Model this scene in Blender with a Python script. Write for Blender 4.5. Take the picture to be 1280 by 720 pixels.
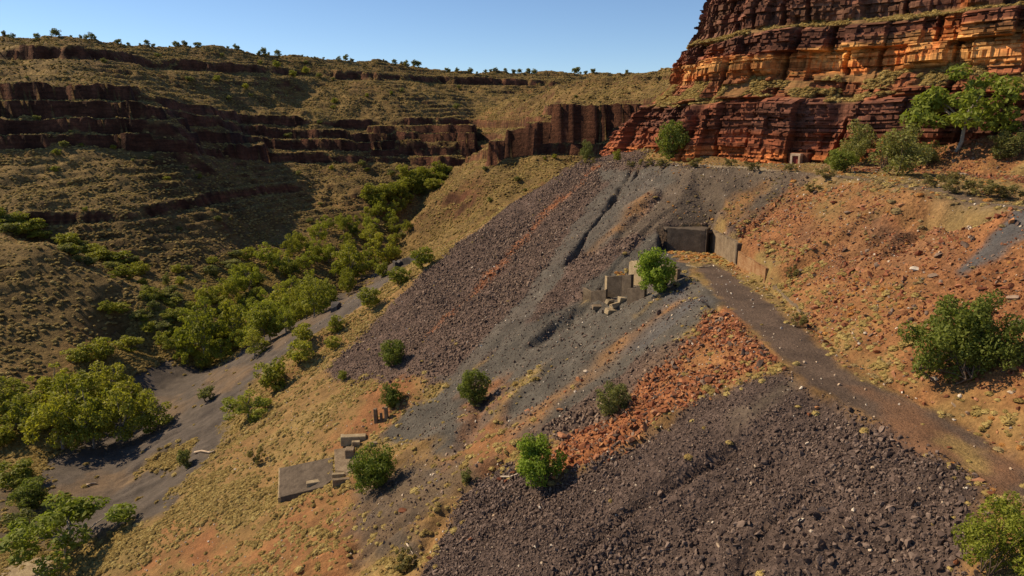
import bpy, bmesh, math, random
import numpy as np
from mathutils import Vector, Matrix, Euler
from mathutils.geometry import delaunay_2d_cdt

random.seed(7)
rng = np.random.default_rng(11)
R = math.radians
scene = bpy.context.scene
for o in list(bpy.data.objects):
    bpy.data.objects.remove(o)

# ------------------------------------------------------------------ camera, sky, sun, exposure
CAMZ, PITCH, FPX = 70.0, R(13.8), 853.0
cam_d = bpy.data.cameras.new('camera')
cam_d.sensor_width = 36.0
cam_d.lens = 36.0 * FPX / 1280.0
cam_d.clip_end = 6000
cam = bpy.data.objects.new('camera', cam_d)
scene.collection.objects.link(cam)
cam.location = (0, 0, CAMZ)
cam.rotation_euler = (R(90) - PITCH, 0, 0)
scene.camera = cam

SUN_AZ = math.atan2(-0.945, 0.325)          # from +Y towards +X
SUN_EL = R(40)
world = bpy.data.worlds.new('World')
scene.world = world
world.use_nodes = True
wn = world.node_tree.nodes
bg = wn['Background']
sky = wn.new('ShaderNodeTexSky')
sky.sky_type = 'NISHITA'
sky.sun_disc = False
sky.sun_elevation = SUN_EL
sky.sun_rotation = SUN_AZ
sky.air_density = 1.0
sky.dust_density = 0.0
sky.ozone_density = 4.0
sky.altitude = 2200
world.node_tree.links.new(sky.outputs[0], bg.inputs[0])
bg.inputs[1].default_value = 0.10

sun_d = bpy.data.lights.new('sun', 'SUN')
sun_d.energy = 5.0
sun_d.angle = R(0.5)
sun_d.color = (1.0, 0.82, 0.56)
sun = bpy.data.objects.new('sun', sun_d)
scene.collection.objects.link(sun)
sdir = Vector((math.sin(SUN_AZ) * math.cos(SUN_EL), math.cos(SUN_AZ) * math.cos(SUN_EL), math.sin(SUN_EL)))
sun.rotation_euler = (-sdir).to_track_quat('-Z', 'Y').to_euler()
sun.location = sdir * 300

vs = scene.view_settings
vs.view_transform = 'Standard'
vs.look = 'None'
vs.exposure = 0.33
vs.gamma = 1.0
vs.use_curve_mapping = False
scene.cycles.max_bounces = 5
scene.cycles.diffuse_bounces = 3
scene.cycles.transparent_max_bounces = 4

# ------------------------------------------------------------------ helpers
C = scene.collection
cp, sp = math.cos(PITCH), math.sin(PITCH)


def rays(px, py):
    u = (np.asarray(px, float) - 640) / FPX
    v = (360 - np.asarray(py, float)) / FPX
    return np.stack([u, cp + v * sp, -sp + v * cp], -1)


def at_t(px, py, t):
    d = rays(px, py)
    return (d[0] * t, d[1] * t, CAMZ + d[2] * t)


def at_z(px, py, z):
    d = rays(px, py)
    t = (z - CAMZ) / d[2]
    return (d[0] * t, d[1] * t, z)


def hash2(ix, iy, seed):
    h = (ix.astype(np.int64) * 374761393 + iy.astype(np.int64) * 668265263 + seed * 1442695041) & 0xFFFFFFFF
    h = ((h ^ (h >> 13)) * 1274126177) & 0xFFFFFFFF
    h = (h ^ (h >> 16)) & 0xFFFFFFFF
    return h / 4294967295.0


def vnoise(x, y, seed=0):
    ix, iy = np.floor(x), np.floor(y)
    fx, fy = x - ix, y - iy
    fx = fx * fx * fx * (fx * (fx * 6 - 15) + 10)
    fy = fy * fy * fy * (fy * (fy * 6 - 15) + 10)
    a = hash2(ix, iy, seed); b = hash2(ix + 1, iy, seed)
    c = hash2(ix, iy + 1, seed); d = hash2(ix + 1, iy + 1, seed)
    return (a + (b - a) * fx) * (1 - fy) + (c + (d - c) * fx) * fy


def fbm(x, y, scale, octs=4, seed=0, gain=0.5):
    """-1..1 fractal noise, scale = size of the biggest feature in metres"""
    s, a, tot = np.zeros_like(x, dtype=float), 1.0, 0.0
    f = 1.0 / scale
    for k in range(octs):
        s += a * (vnoise(x * f + 17.3 * k, y * f - 9.1 * k, seed + k) * 2 - 1)
        tot += a
        a *= gain
        f *= 2.03
    return s / tot * 1.5


def seg_dist(x, y, poly, closed=False):
    """distance to a polyline, and the arc parameter (in segments) of the nearest point"""
    best = np.full(x.shape, 1e9)
    par = np.zeros(x.shape)
    n = len(poly)
    for i in range(n if closed else n - 1):
        ax, ay = poly[i][:2]
        bx, by = poly[(i + 1) % n][:2]
        dx, dy = bx - ax, by - ay
        t = np.clip(((x - ax) * dx + (y - ay) * dy) / (dx * dx + dy * dy + 1e-9), 0, 1)
        d = np.hypot(x - ax - t * dx, y - ay - t * dy)
        m = d < best
        best = np.where(m, d, best)
        par = np.where(m, i + t, par)
    return best, par


def inside(x, y, poly):
    r = np.zeros(x.shape, bool)
    n = len(poly)
    for i in range(n):
        ax, ay = poly[i][:2]
        bx, by = poly[(i + 1) % n][:2]
        if ay == by:
            continue
        c = ((ay > y) != (by > y)) & (x < (bx - ax) * (y - ay) / (by - ay) + ax)
        r ^= c
    return r


def sstep(a, b, x):
    t = np.clip((x - a) / (b - a), 0, 1)
    return t * t * (3 - 2 * t)


def tag(o, label=None, cat=None, group=None, kind=None):
    if label: o['label'] = label
    if cat: o['category'] = cat
    if group: o['group'] = group
    if kind: o['kind'] = kind
    return o


def mesh_np(name, verts, faces, smooth=False):
    """verts (N,3), faces (M,3|4) int array"""
    verts = np.asarray(verts, np.float32); faces = np.asarray(faces, np.int32)
    me = bpy.data.meshes.new(name)
    k = faces.shape[1]
    me.vertices.add(len(verts)); me.vertices.foreach_set('co', verts.ravel())
    me.loops.add(faces.size); me.loops.foreach_set('vertex_index', faces.ravel())
    me.polygons.add(len(faces))
    me.polygons.foreach_set('loop_start', np.arange(0, faces.size, k, dtype=np.int32))
    me.polygons.foreach_set('loop_total', np.full(len(faces), k, np.int32))
    me.polygons.foreach_set('use_smooth', np.full(len(faces), bool(smooth)))
    me.update(calc_edges=True)
    return me


def link(name, me, mat=None, parent=None, loc=None):
    o = bpy.data.objects.new(name, me)
    C.objects.link(o)
    if mat is not None and len(me.materials) == 0:
        me.materials.append(mat)
    if parent is not None: o.parent = parent
    if loc is not None: o.location = loc
    return o


def empty(name, loc, rz=0.0):
    o = bpy.data.objects.new(name, None)
    o.empty_display_size = 0.5
    C.objects.link(o)
    o.location = loc
    o.rotation_euler = (0, 0, rz)
    return o


def set_attr(me, name, arr, typ='FLOAT'):
    a = me.attributes.new(name, typ, 'POINT')
    arr = np.asarray(arr, np.float32)
    if typ == 'FLOAT_COLOR':
        a.data.foreach_set('color', np.concatenate([arr, np.ones((len(arr), 1), np.float32)], 1).ravel())
    elif typ == 'FLOAT_VECTOR':
        a.data.foreach_set('vector', arr.ravel())
    elif typ == 'INT':
        a.data.foreach_set('value', np.asarray(arr, np.int32))
    else:
        a.data.foreach_set('value', arr)


# ------------------------------------------------------------------ the lie of the land (heights in metres, flight height 70)
TIN = []
for p in [  # rim of the plateau
    (0, 42, 384), (100, 46, 395), (200, 58, 433), (320, 69, 490), (420, 77, 542), (540, 87, 610), (650, 91, 640), (790, 93, 660),
    # foot of the upper rim cliffs
    (0, 62, 346), (100, 62, 346), (160, 72, 362), (220, 92, 395), (320, 90, 450), (420, 99, 500), (540, 109, 560), (650, 113, 590), (770, 116, 600),
    # shoulders above the main cliff band
    (0, 97, 312), (60, 96, 306), (120, 100, 312), (200, 117, 326), (250, 133, 348), (300, 140, 405), (360, 128, 450), (400, 140, 424), (470, 148, 446),
    (450, 100, 500), (484, 110, 490), (544, 147, 468), (590, 172, 465), (600, 140, 520), (600, 122, 555),
    (0, 140, 285), (100, 138, 296), (200, 148, 305), (270, 160, 345), (400, 160, 408), (500, 165, 440), (560, 170, 446),
    # foot of the main cliff band
    (0, 190, 265), (100, 187, 280), (200, 190, 298), (260, 193, 332), (330, 203, 362), (400, 198, 398), (500, 202, 430), (590, 204, 436),
    # slopes below it
    (0, 240, 242), (100, 235, 256), (200, 240, 270), (300, 240, 318), (400, 215, 380), (450, 235, 366), (380, 270, 332), (330, 300, 296), (500, 222, 400),
    (40, 258, 237), (150, 259, 247), (250, 264, 275), (40, 273, 234), (150, 279, 242), (250, 282, 266),
    (0, 285, 226), (80, 305, 229), (150, 335, 229), (220, 370, 216), (250, 350, 236), (300, 330, 262),
    # rounded grassy hill at the creek bend
    (0, 300, 200), (60, 312, 201), (130, 345, 202), (200, 395, 198), (0, 360, 185), (0, 430, 170), (100, 420, 182), (0, 480, 158), (60, 500, 160), (180, 440, 195),
    # creek bed and its banks
    (510, 325, 325), (440, 355, 280), (400, 385, 250), (330, 430, 212), (230, 470, 185), (150, 510, 165), (100, 560, 145), (60, 640, 121), (0, 700, 107),
    (515, 335, 320), (430, 400, 236), (340, 470, 184), (260, 560, 145), (200, 650, 118), (150, 720, 104), (0, 560, 145),
    (520, 280, 372), (530, 245, 402), (540, 225, 414), (560, 212, 420),
    # spur behind the dump
    (600, 207, 329), (650, 207, 326), (700, 207, 323), (740, 207, 324), (640, 160, 350), (700, 131, 356), (775, 131, 360),
    (690, 113, 430), (740, 122, 400), (545, 250, 340), (490, 297, 348), (640, 228, 304), (560, 300, 312), (600, 270, 294), (690, 216, 300),
]:
    TIN.append(at_t(*p))
TIN += [(-260, 150, 30), (-200, 100, 20), (-150, 60, 12), (-110, 40, 5), (-350, 200, 62), (-400, 300, 95), (-450, 400, 116), (-60, 20, 2), (-60, -40, 2),
        (-450, 550, 118), (-460, 960, 120), (-200, 960, 118), (0, 960, 117), (300, 960, 118), (300, 720, 116), (-450, -60, 60), (-200, -60, 20),
        (-300, 100, 42), (-380, 60, 55),
        (-40, 60, 3), (-30, 120, 4), (-10, 200, 12), (0, 60, 10), (30, 60, 30), (0, 150, 10), (30, 150, 40), (20, 220, 38), (44, 240, 50), (0, 20, 5), (30, 20, 20),
        (66, 166, 56), (96, 126, 60), (128, 96, 66), (115, 150, 96), (90, 200, 92), (135, 230, 112), (75, 245, 70), (110, 290, 98), (70, 300, 62),
        (110, 400, 100), (200, 300, 116), (200, 100, 116), (150, 60, 88), (125, 20, 70), (300, -60, 118), (120, -60, 66), (300, 300, 118), (0, -60, 5),
        (60, -60, 40), (200, 500, 112), (300, 500, 117)]


def build_tin():
    pts = [Vector(p[:2]) for p in TIN]
    z = np.array([p[2] for p in TIN])
    vo, _, tri, ov, _, _ = delaunay_2d_cdt(pts, [], [], 0, 1e-6)
    zo = np.array([np.mean([z[j] for j in o]) for o in ov])
    x0, y0, st = -450.0, -50.0, 2.0
    nx, ny = 376, 501
    Z = np.full((ny, nx), 60.0)
    gx, gy = x0 + np.arange(nx) * st, y0 + np.arange(ny) * st
    for t in tri:
        a, b, c = (vo[i] for i in t)
        i0 = max(0, int((min(a.x, b.x, c.x) - x0) / st)); i1 = min(nx - 1, int((max(a.x, b.x, c.x) - x0) / st) + 1)
        j0 = max(0, int((min(a.y, b.y, c.y) - y0) / st)); j1 = min(ny - 1, int((max(a.y, b.y, c.y) - y0) / st) + 1)
        if i1 < i0 or j1 < j0:
            continue
        X, Y = np.meshgrid(gx[i0:i1 + 1], gy[j0:j1 + 1])
        den = (b.y - c.y) * (a.x - c.x) + (c.x - b.x) * (a.y - c.y)
        if abs(den) < 1e-9:
            continue
        l1 = ((b.y - c.y) * (X - c.x) + (c.x - b.x) * (Y - c.y)) / den
        l2 = ((c.y - a.y) * (X - c.x) + (a.x - c.x) * (Y - c.y)) / den
        l3 = 1 - l1 - l2
        m = (l1 >= -1e-6) & (l2 >= -1e-6) & (l3 >= -1e-6)
        sub = Z[j0:j1 + 1, i0:i1 + 1]
        sub[m] = (l1 * zo[t[0]] + l2 * zo[t[1]] + l3 * zo[t[2]])[m]
    for _ in range(3):      # soften the facets
        P = np.pad(Z, 1, mode='edge')
        Z = (P[:-2, 1:-1] + P[2:, 1:-1] + P[1:-1, :-2] + P[1:-1, 2:] + 2 * P[1:-1, 1:-1]) / 6
    return x0, y0, st, Z


TX0, TY0, TST, TZ = build_tin()


def bilerp(x, y, x0, y0, st, Z):
    fx = np.clip((x - x0) / st, 0, Z.shape[1] - 1.001)
    fy = np.clip((y - y0) / st, 0, Z.shape[0] - 1.001)
    ix, iy = fx.astype(int), fy.astype(int)
    fx, fy = fx - ix, fy - iy
    return (Z[iy, ix] * (1 - fx) + Z[iy, ix + 1] * fx) * (1 - fy) + (Z[iy + 1, ix] * (1 - fx) + Z[iy + 1, ix + 1] * fx) * fy


# loading terrace (z = 50) and the haul bench above it (z = 62)
TERR_Z, BENCH_Z = 50.0, 62.0
TERRACE = [at_z(*p, TERR_Z)[:2] for p in [(858, 338), (895, 385), (935, 412), (978, 455), (1003, 482), (1100, 532), (1150, 553), (1200, 587), (1240, 612), (1280, 640)]]
TERRACE += [(26, 20), (26, -20), (30, -20), (30, 20)]
TERRACE += [at_z(*p, TERR_Z)[:2] for p in [(1280, 580), (1200, 522), (1130, 490)]] + [(29.3, 58), (30.2, 67), (31.6, 83), (31.6, 103.5), (31.2, 108.4), (23.6, 108.9), (22.3, 102)]
CREST = [(51, -20), (50, 32), (46, 61), (46.5, 104), (38, 114), (32, 121), (27, 147), (17.6, 169)]
BENCH = CREST + [(22, 182), (44, 164), (58, 140), (72, 126), (86, 112), (102, 84), (122, 48), (122, -20)]
CLIFF_FOOT = [  # x, y, z of the cliff's foot, then the direction into the rock
    (140, 20, 73, 1.0, 0.25), (124, 48, 72.5, 0.95, 0.3), (103, 82, 71.5, 0.85, 0.5), (92, 100, 71, 0.75, 0.66), (84, 109, 69, 0.7, 0.72), (73, 122, 65.5, 0.7, 0.72),
    (60, 137, 62.5, 0.72, 0.7), (50, 147, 62, 0.75, 0.66), (40, 157, 62, 0.8, 0.6), (33, 171, 63.5, 0.88, 0.46), (28, 187, 65, 0.97, 0.25), (31, 202, 62, 0.98, 0.0),
    (44, 222, 54, 0.95, -0.25), (75, 245, 54, 0.9, -0.35), (125, 268, 60, 0.9, -0.4)]


GULLIES = []     # (polyline, width, depth), filled below
# hard beds that stand as risers: (foot, top, part of the riser, follows the dip)
FAR_BANDS = [(33.5, 38.5, 1, 0), (58, 64.5, 1, 1), (65, 72, 1, 1), (73, 80, 1, 1), (81, 88, 1, 1), (92, 95.5, 0, 0), (99, 107.5, 1, 0), (110.5, 113, 0, 0)]
SCARPS = []      # (outline, height) of the blocks that make the spur's bluff


def terrace_steps(h, x, y):
    """hard strata stand as risers, soft ones weather back to treads; each bed comes and goes along the hill"""
    dip = -0.115 * (np.clip(y, 290, 440) - 290)
    out = h.copy()
    for i, (z0, z1, main, d) in enumerate(FAR_BANDS):
        mid, hw = (z0 + z1) / 2 + dip * d + fbm(x, y, 90, 2, 130 + i) * 1.2, (z1 - z0) / 2
        rough = np.clip((0.95 if main else 0.35) + fbm(x, y, 38, 3, 140 + i) * 0.9, 0.0, 1.0)
        if i == 0: rough = rough * sstep(-100, -125, x)
        q = np.clip((h - mid) / hw, -1, 1)
        st = 0.9 * np.clip(q * 6.5, -1, 1) + 0.1 * q
        out = np.where(np.abs(h - mid) < hw, h + (mid + st * hw - h) * rough, out)
    return out


def height(x, y):
    h = bilerp(x, y, TX0, TY0, TST, TZ)
    # weathering of the natural hills: promontories and re-entrants of the cliff lines, then bedding steps
    hillness = sstep(14, 34, h)
    h = h + hillness * (fbm(x, y, 50, 3, 5) * 2.6 + fbm(x, y, 17, 3, 6) * 1.6)
    crinkle = fbm(x, y, 10, 4, 8, 0.6)
    h = terrace_steps(h + crinkle * 1.5 * hillness, x, y)
    for poly, zt in SCARPS:
        wx, wy = x + fbm(x, y, 12, 4, 23) * 2.0, y + fbm(x, y, 12, 4, 24) * 1.6
        h = np.where(inside(wx, wy, poly), np.maximum(h, zt + fbm(x, y, 5, 3, 25) * 0.8), h)
    # thin beds: little ledges on every slope
    pz = (h + fbm(x, y, 60, 2, 16) * 1.5) / 2.7
    fr = pz - np.floor(pz)
    st = np.clip((fr - 0.5) * 3.2, -0.5, 0.5) + 0.5
    h = h + hillness * ((st - fr) * 2.7 * np.clip(0.55 + fbm(x, y, 22, 3, 17) * 0.9, 0, 0.9) + fbm(x, y, 3.2, 2, 14) * 0.3)
    h = h + fbm(x, y, 5, 3, 15) * 0.15
    # made ground: rubble tipped over the bench and the terrace stands at its angle of repose
    wx, wy = x + fbm(x, y, 9, 3, 21) * 1.1, y + fbm(x, y, 9, 3, 22) * 1.1
    dB, pB = seg_dist(wx, wy, BENCH, True)
    inB = inside(wx, wy, BENCH)
    dT, pT = seg_dist(wx, wy, TERRACE, True)
    dT0, _ = seg_dist(x, y, TERRACE, True)
    inT0 = inside(x, y, TERRACE)
    bz = BENCH_Z - 1.6 * sstep(120, 170, y)
    # fan runnels follow the fall line, so they vary along the crest only
    run = fbm(pB * 9.0, dB * 0.02, 1.0, 3, 31) * sstep(1, 12, dB) * 0.55
    hb = np.where(inB, bz + fbm(x, y, 8, 2, 33) * 0.12, bz - 0.655 * dB + run + 0.0009 * dB * dB)
    hscree = np.full(x.shape, -50.0)
    foot = np.array([c[:3] for c in CLIFF_FOOT])
    dC, pC = seg_dist(x, y, foot[:11], False)
    zf = np.interp(pC, np.arange(11), foot[:11, 2])
    hscree = zf - 0.62 * dC + fbm(x, y, 6, 3, 35) * 0.5
    road = [(54, -20), (53, 32), (49, 61), (49.3, 100), (43, 113), (37, 124), (31, 146), (22, 168)]
    dR, _ = seg_dist(x, y, road)
    hb = np.where(inB, np.maximum(hb, hscree * sstep(2.2, 4.5, dR) + hb * (1 - sstep(2.2, 4.5, dR))), hb)
    run2 = fbm(pT * 7.0, dT * 0.02, 1.0, 3, 41) * sstep(1, 10, dT) * 0.6
    ht = TERR_Z - 0.615 * dT + run2 + 0.0006 * dT * dT
    made = np.maximum(hb, ht)
    cut = TERR_Z + np.maximum(0, dT0 - 0.3) * 3.0 + 0.3
    lim = TERR_Z + 0.25 + (0.8 + 6 * sstep(79, 83, y)) * dT0
    up = (x > 28) & (dT0 < 30)
    made = np.where(up & ~inT0, np.minimum(made, lim), made)
    behind = (x > 21) & (x < 34) & (y > 107.5) & (y < 122)
    made = np.where(behind & ~inT0, np.minimum(made, TERR_Z + 3.35 + 0.68 * np.maximum(0, y - 108.6) + 0.35 * np.maximum(0, 23 - x) + 0.9 * np.maximum(0, x - 31.8)), made)
    made = np.where(inT0, TERR_Z + fbm(x, y, 6, 3, 43) * 0.07, made)
    made = made + (~inT0) * (fbm(x, y, 2.2, 3, 44) * 0.10 + fbm(x, y, 14, 3, 45) * 0.35 * sstep(0, 4, np.minimum(dT0, dB + 50 * inB)))
    for poly, w, d in GULLIES:
        dg, pg = seg_dist(x + fbm(x, y, 3, 2, 51) * 0.8, y + fbm(x, y, 3, 2, 52) * 0.8, poly)
        n = len(poly) - 1
        made = made - d * np.exp(-(dg / w) ** 2) * sstep(0, 0.25, pg) * sstep(0, 0.5, n - pg)
    k = 2.0          # smooth union of the tip and the natural ground at its toe
    blend = np.maximum(h, made) + k * 0.25 * np.maximum(0, 1 - np.abs(h - made) / k) ** 2
    return np.where(inT0, made, blend)


for xa, xb, zt in ((604, 790, 60), (626, 790, 66), (655, 790, 69), (690, 800, 77.5)):
    a, b = at_t(xa, 205, 331 + (xa - 600) * 0.05), at_t(xb, 205, 331 + (xb - 600) * 0.05)
    SCARPS.append(([(a[0], a[1]), (b[0], b[1]), (b[0] + 25, b[1] + 60), (a[0] + 18, a[1] + 40), (a[0] + 5, a[1] + 14)], zt))


def scarp_line(foot, back, zt):
    """a bluff whose front follows the foot line (photo x, photo y, distance), set back by some metres"""
    f = [at_t(px, py, t + back)[:2] for px, py, t in foot]
    b = [at_t(px, py, t + back + 26)[:2] for px, py, t in foot]
    SCARPS.append((f + b[::-1], zt))


for back, zt in ((1, 64), (6, 71), (12, 78), (19, 85)):
    scarp_line([(-60, 190, 260), (0, 190, 266), (100, 187, 281), (190 - back, 190, 296), (250 - 2.5 * back, 193, 326)], back, zt)
scarp_line([(240, 193, 322), (300, 198, 348), (335, 203, 366)], 1, 57)
for back, zt, x0 in ((1, 52, 372), (4, 57, 405), (8, 62, 436), (12, 66.5, 462)):
    scarp_line([(x0, 202, 380 + (x0 - 350) * 0.40), (500, 203, 432), (596, 205, 440)], back, zt)


def make_lookup(x0, x1, y0, y1, st):
    xs, ys = np.arange(x0, x1 + st / 2, st), np.arange(y0, y1 + st / 2, st)
    X, Y = np.meshgrid(xs, ys)
    Z = np.concatenate([height(X[i:i + 100], Y[i:i + 100]) for i in range(0, len(ys), 100)])
    return x0, y0, st, X, Y, Z


_pre = make_lookup(-110, 130, 10, 330, 2.0)


def march(px, py, looks):
    """where the line of sight through a photo pixel meets the land"""
    px, py = np.atleast_1d(np.asarray(px, float)), np.atleast_1d(np.asarray(py, float))
    d = rays(px, py)
    ts = np.concatenate([np.arange(20, 260, 0.3), np.arange(260, 800, 1.0)])
    out = np.zeros((len(px), 3))
    for i in range(len(px)):
        x, y, z = d[i, 0] * ts, d[i, 1] * ts, CAMZ + d[i, 2] * ts
        g = np.full(ts.shape, -100.0)
        for (x0, y0, st, X, Y, Z) in looks:
            m = (x >= X[0, 0]) & (x <= X[0, -1]) & (y >= Y[0, 0]) & (y <= Y[-1, 0]) & (g < -99)
            g[m] = bilerp(x[m], y[m], x0, y0, st, Z)
        k = np.argmax(z <= g) if (z <= g).any() else len(ts) - 1
        if k > 0 and z[k] <= g[k]:
            a, b = z[k - 1] - g[k - 1], z[k] - g[k]
            f = a / (a - b) if a != b else 0
            t = ts[k - 1] + (ts[k] - ts[k - 1]) * f
        else:
            t = ts[k]
        out[i] = (d[i, 0] * t, d[i, 1] * t, CAMZ + d[i, 2] * t)
    return out


def pre_line(pts):
    return [tuple(p[:2]) for p in march([p[0] for p in pts], [p[1] for p in pts], [_pre])]


GULLIES += [
    (pre_line([(806, 207), (790, 222), (775, 240), (745, 275), (722, 308), (706, 335)]), 0.6, 1.7),
    (pre_line([(790, 207), (782, 220), (772, 240), (765, 252)]), 0.6, 1.2),
    (pre_line([(830, 240), (800, 262), (765, 305), (730, 312), (715, 320)]), 1.3, 1.1),
    (pre_line([(745, 385), (720, 395), (700, 410), (660, 440)]), 0.9, 0.8),
    (pre_line([(790, 392), (740, 425), (690, 455), (650, 500), (615, 545)]), 1.3, 0.8),
    (pre_line([(610, 490), (600, 520), (585, 545), (560, 580)]), 1.4, 1.0),
    (pre_line([(640, 560), (575, 620), (530, 680), (500, 720)]), 1.8, 1.2),
    (pre_line([(470, 620), (445, 660), (455, 700), (445, 720)]), 1.0, 0.6),
    (pre_line([(1240, 265), (1180, 265), (1150, 285), (1095, 330)]), 1.5, 1.5),
    (pre_line([(1250, 268), (1200, 262), (1150, 266), (1120, 276), (1090, 300), (1050, 322)]), 1.3, 1.5),
]
NEAR = make_lookup(-112, 118, 16, 262, 0.4)
FAR = make_lookup(-430, 230, 20, 800, 1.25)


def ground(x, y):
    x, y = np.asarray(x, float), np.asarray(y, float)
    x0, y0, st, X, Y, Z = NEAR
    m = (x >= X[0, 0]) & (x <= X[0, -1]) & (y >= Y[0, 0]) & (y <= Y[-1, 0])
    return np.where(m, bilerp(x, y, x0, y0, st, Z), bilerp(x, y, FAR[0], FAR[1], FAR[2], FAR[5]))


def hit(px, py):
    return march([px], [py], [NEAR, FAR])[0]


def hits(pts):
    return march([p[0] for p in pts], [p[1] for p in pts], [NEAR, FAR])


# ------------------------------------------------------------------ materials
def nt_mat(name):
    m = bpy.data.materials.new(name)
    m.use_nodes = True
    t = m.node_tree
    b = t.nodes['Principled BSDF']
    b.inputs['Specular IOR Level'].default_value = 0.15
    b.inputs['Roughness'].default_value = 0.95
    return m, t, b


def N(t, typ, **kw):
    n = t.nodes.new(typ)
    for k, v in kw.items():
        setattr(n, k, v)
    return n


def mixc(t, a, b, fac, mode='MIX'):
    n = N(t, 'ShaderNodeMix', data_type='RGBA', blend_type=mode)
    for s, v in ((6, a), (7, b), (0, fac)):
        if hasattr(v, 'is_linked') or hasattr(v, 'node'):
            t.links.new(v, n.inputs[s])
        else:
            n.inputs[s].default_value = v if not isinstance(v, tuple) or len(v) == 4 else (*v, 1)
    return n.outputs[2]


def noise(t, scale, detail=4, rough=0.6, vec=None):
    n = N(t, 'ShaderNodeTexNoise')
    n.inputs['Scale'].default_value = scale
    n.inputs['Detail'].default_value = detail
    n.inputs['Roughness'].default_value = rough
    if vec is not None:
        t.links.new(vec, n.inputs['Vector'])
    return n.outputs['Fac']


def ramp(t, src, stops):
    n = N(t, 'ShaderNodeValToRGB')
    els = n.color_ramp.elements
    while len(els) < len(stops):
        els.new(0.5)
    for e, (p, c) in zip(els, stops):
        e.position = p
        e.color = (*c, 1) if len(c) == 3 else c
    t.links.new(src, n.inputs[0])
    return n.outputs[0]


def objpos(t):
    return N(t, 'ShaderNodeNewGeometry').outputs['Position']


def bump(t, b, h, strength, dist):
    n = N(t, 'ShaderNodeBump')
    n.inputs['Strength'].default_value = strength
    n.inputs['Distance'].default_value = dist
    t.links.new(h, n.inputs['Height'])
    t.links.new(n.outputs[0], b.inputs['Normal'])


def ground_material():
    """zone colour from the land's own soil map, broken up by grain, pebbles and stains"""
    m, t, b = nt_mat('ground')
    pos = objpos(t)
    col = N(t, 'ShaderNodeAttribute', attribute_name='soil').outputs['Color']
    gr = N(t, 'ShaderNodeAttribute', attribute_name='grain').outputs['Fac']
    n1 = ramp(t, noise(t, 0.35, 6, 0.65, pos), [(0.3, (0.62, 0.62, 0.62)), (0.72, (1.32, 1.3, 1.26))])
    c = mixc(t, col, n1, 1.0, 'MULTIPLY')
    v = N(t, 'ShaderNodeTexVoronoi')
    v.inputs['Scale'].default_value = 2.6
    t.links.new(pos, v.inputs['Vector'])
    vc = ramp(t, v.outputs['Color'], [(0.15, (0.62, 0.60, 0.60)), (0.8, (1.28, 1.27, 1.25))])
    c2 = mixc(t, c, vc, 1.0, 'MULTIPLY')
    c = mixc(t, c, c2, gr)
    n2 = ramp(t, noise(t, 5.0, 4, 0.7, pos), [(0.32, (0.7, 0.7, 0.7)), (0.7, (1.25, 1.25, 1.25))])
    c = mixc(t, c, n2, 1.0, 'MULTIPLY')
    t.links.new(c, b.inputs['Base Color'])
    hsum = N(t, 'ShaderNodeMath', operation='ADD')
    nn = noise(t, 3.5, 5, 0.7, pos)
    mul = N(t, 'ShaderNodeMath', operation='MULTIPLY')
    t.links.new(v.outputs['Distance'], mul.inputs[0]); t.links.new(gr, mul.inputs[1])
    t.links.new(nn, hsum.inputs[0]); t.links.new(mul.outputs[0], hsum.inputs[1])
    bump(t, b, hsum.outputs[0], 0.9, 0.22)
    return m


def hill_material():
    m, t, b = nt_mat('hill')
    pos = objpos(t)
    col = N(t, 'ShaderNodeAttribute', attribute_name='soil').outputs['Color']
    n1 = ramp(t, noise(t, 0.09, 6, 0.65, pos), [(0.3, (0.66, 0.66, 0.66)), (0.72, (1.3, 1.28, 1.22))])
    c = mixc(t, col, n1, 1.0, 'MULTIPLY')
    n2 = ramp(t, noise(t, 0.9, 4, 0.7, pos), [(0.3, (0.6, 0.58, 0.56)), (0.72, (1.3, 1.3, 1.28))])
    c = mixc(t, c, n2, 1.0, 'MULTIPLY')
    mp = N(t, 'ShaderNodeMapping'); mp.inputs['Scale'].default_value = (0.12, 0.12, 1.1)
    t.links.new(pos, mp.inputs[0])
    n3 = ramp(t, noise(t, 1.0, 4, 0.65, mp.outputs[0]), [(0.35, (0.6, 0.55, 0.52)), (0.65, (1.3, 1.25, 1.2))])
    c = mixc(t, c, n3, 0.8, 'MULTIPLY')
    t.links.new(c, b.inputs['Base Color'])
    bump(t, b, noise(t, 0.8, 5, 0.7, pos), 1.0, 0.8)
    return m


def rock_material(name, c0, c1, c2, scale=1.3):
    """broken stone; every block its own tone"""
    m, t, b = nt_mat(name)
    rnd = N(t, 'ShaderNodeObjectInfo').outputs['Random']
    c = ramp(t, rnd, [(0.0, c0), (0.5, c1), (1.0, c2)])
    tc = N(t, 'ShaderNodeTexCoord').outputs['Object']
    n1 = ramp(t, noise(t, scale, 5, 0.65, tc), [(0.3, (0.65, 0.63, 0.6)), (0.75, (1.3, 1.28, 1.25))])
    t.links.new(mixc(t, c, n1, 1.0, 'MULTIPLY'), b.inputs['Base Color'])
    b.inputs['Roughness'].default_value = 0.8
    bump(t, b, noise(t, scale * 4, 4, 0.7, tc), 0.5, 0.08)
    return m


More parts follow.
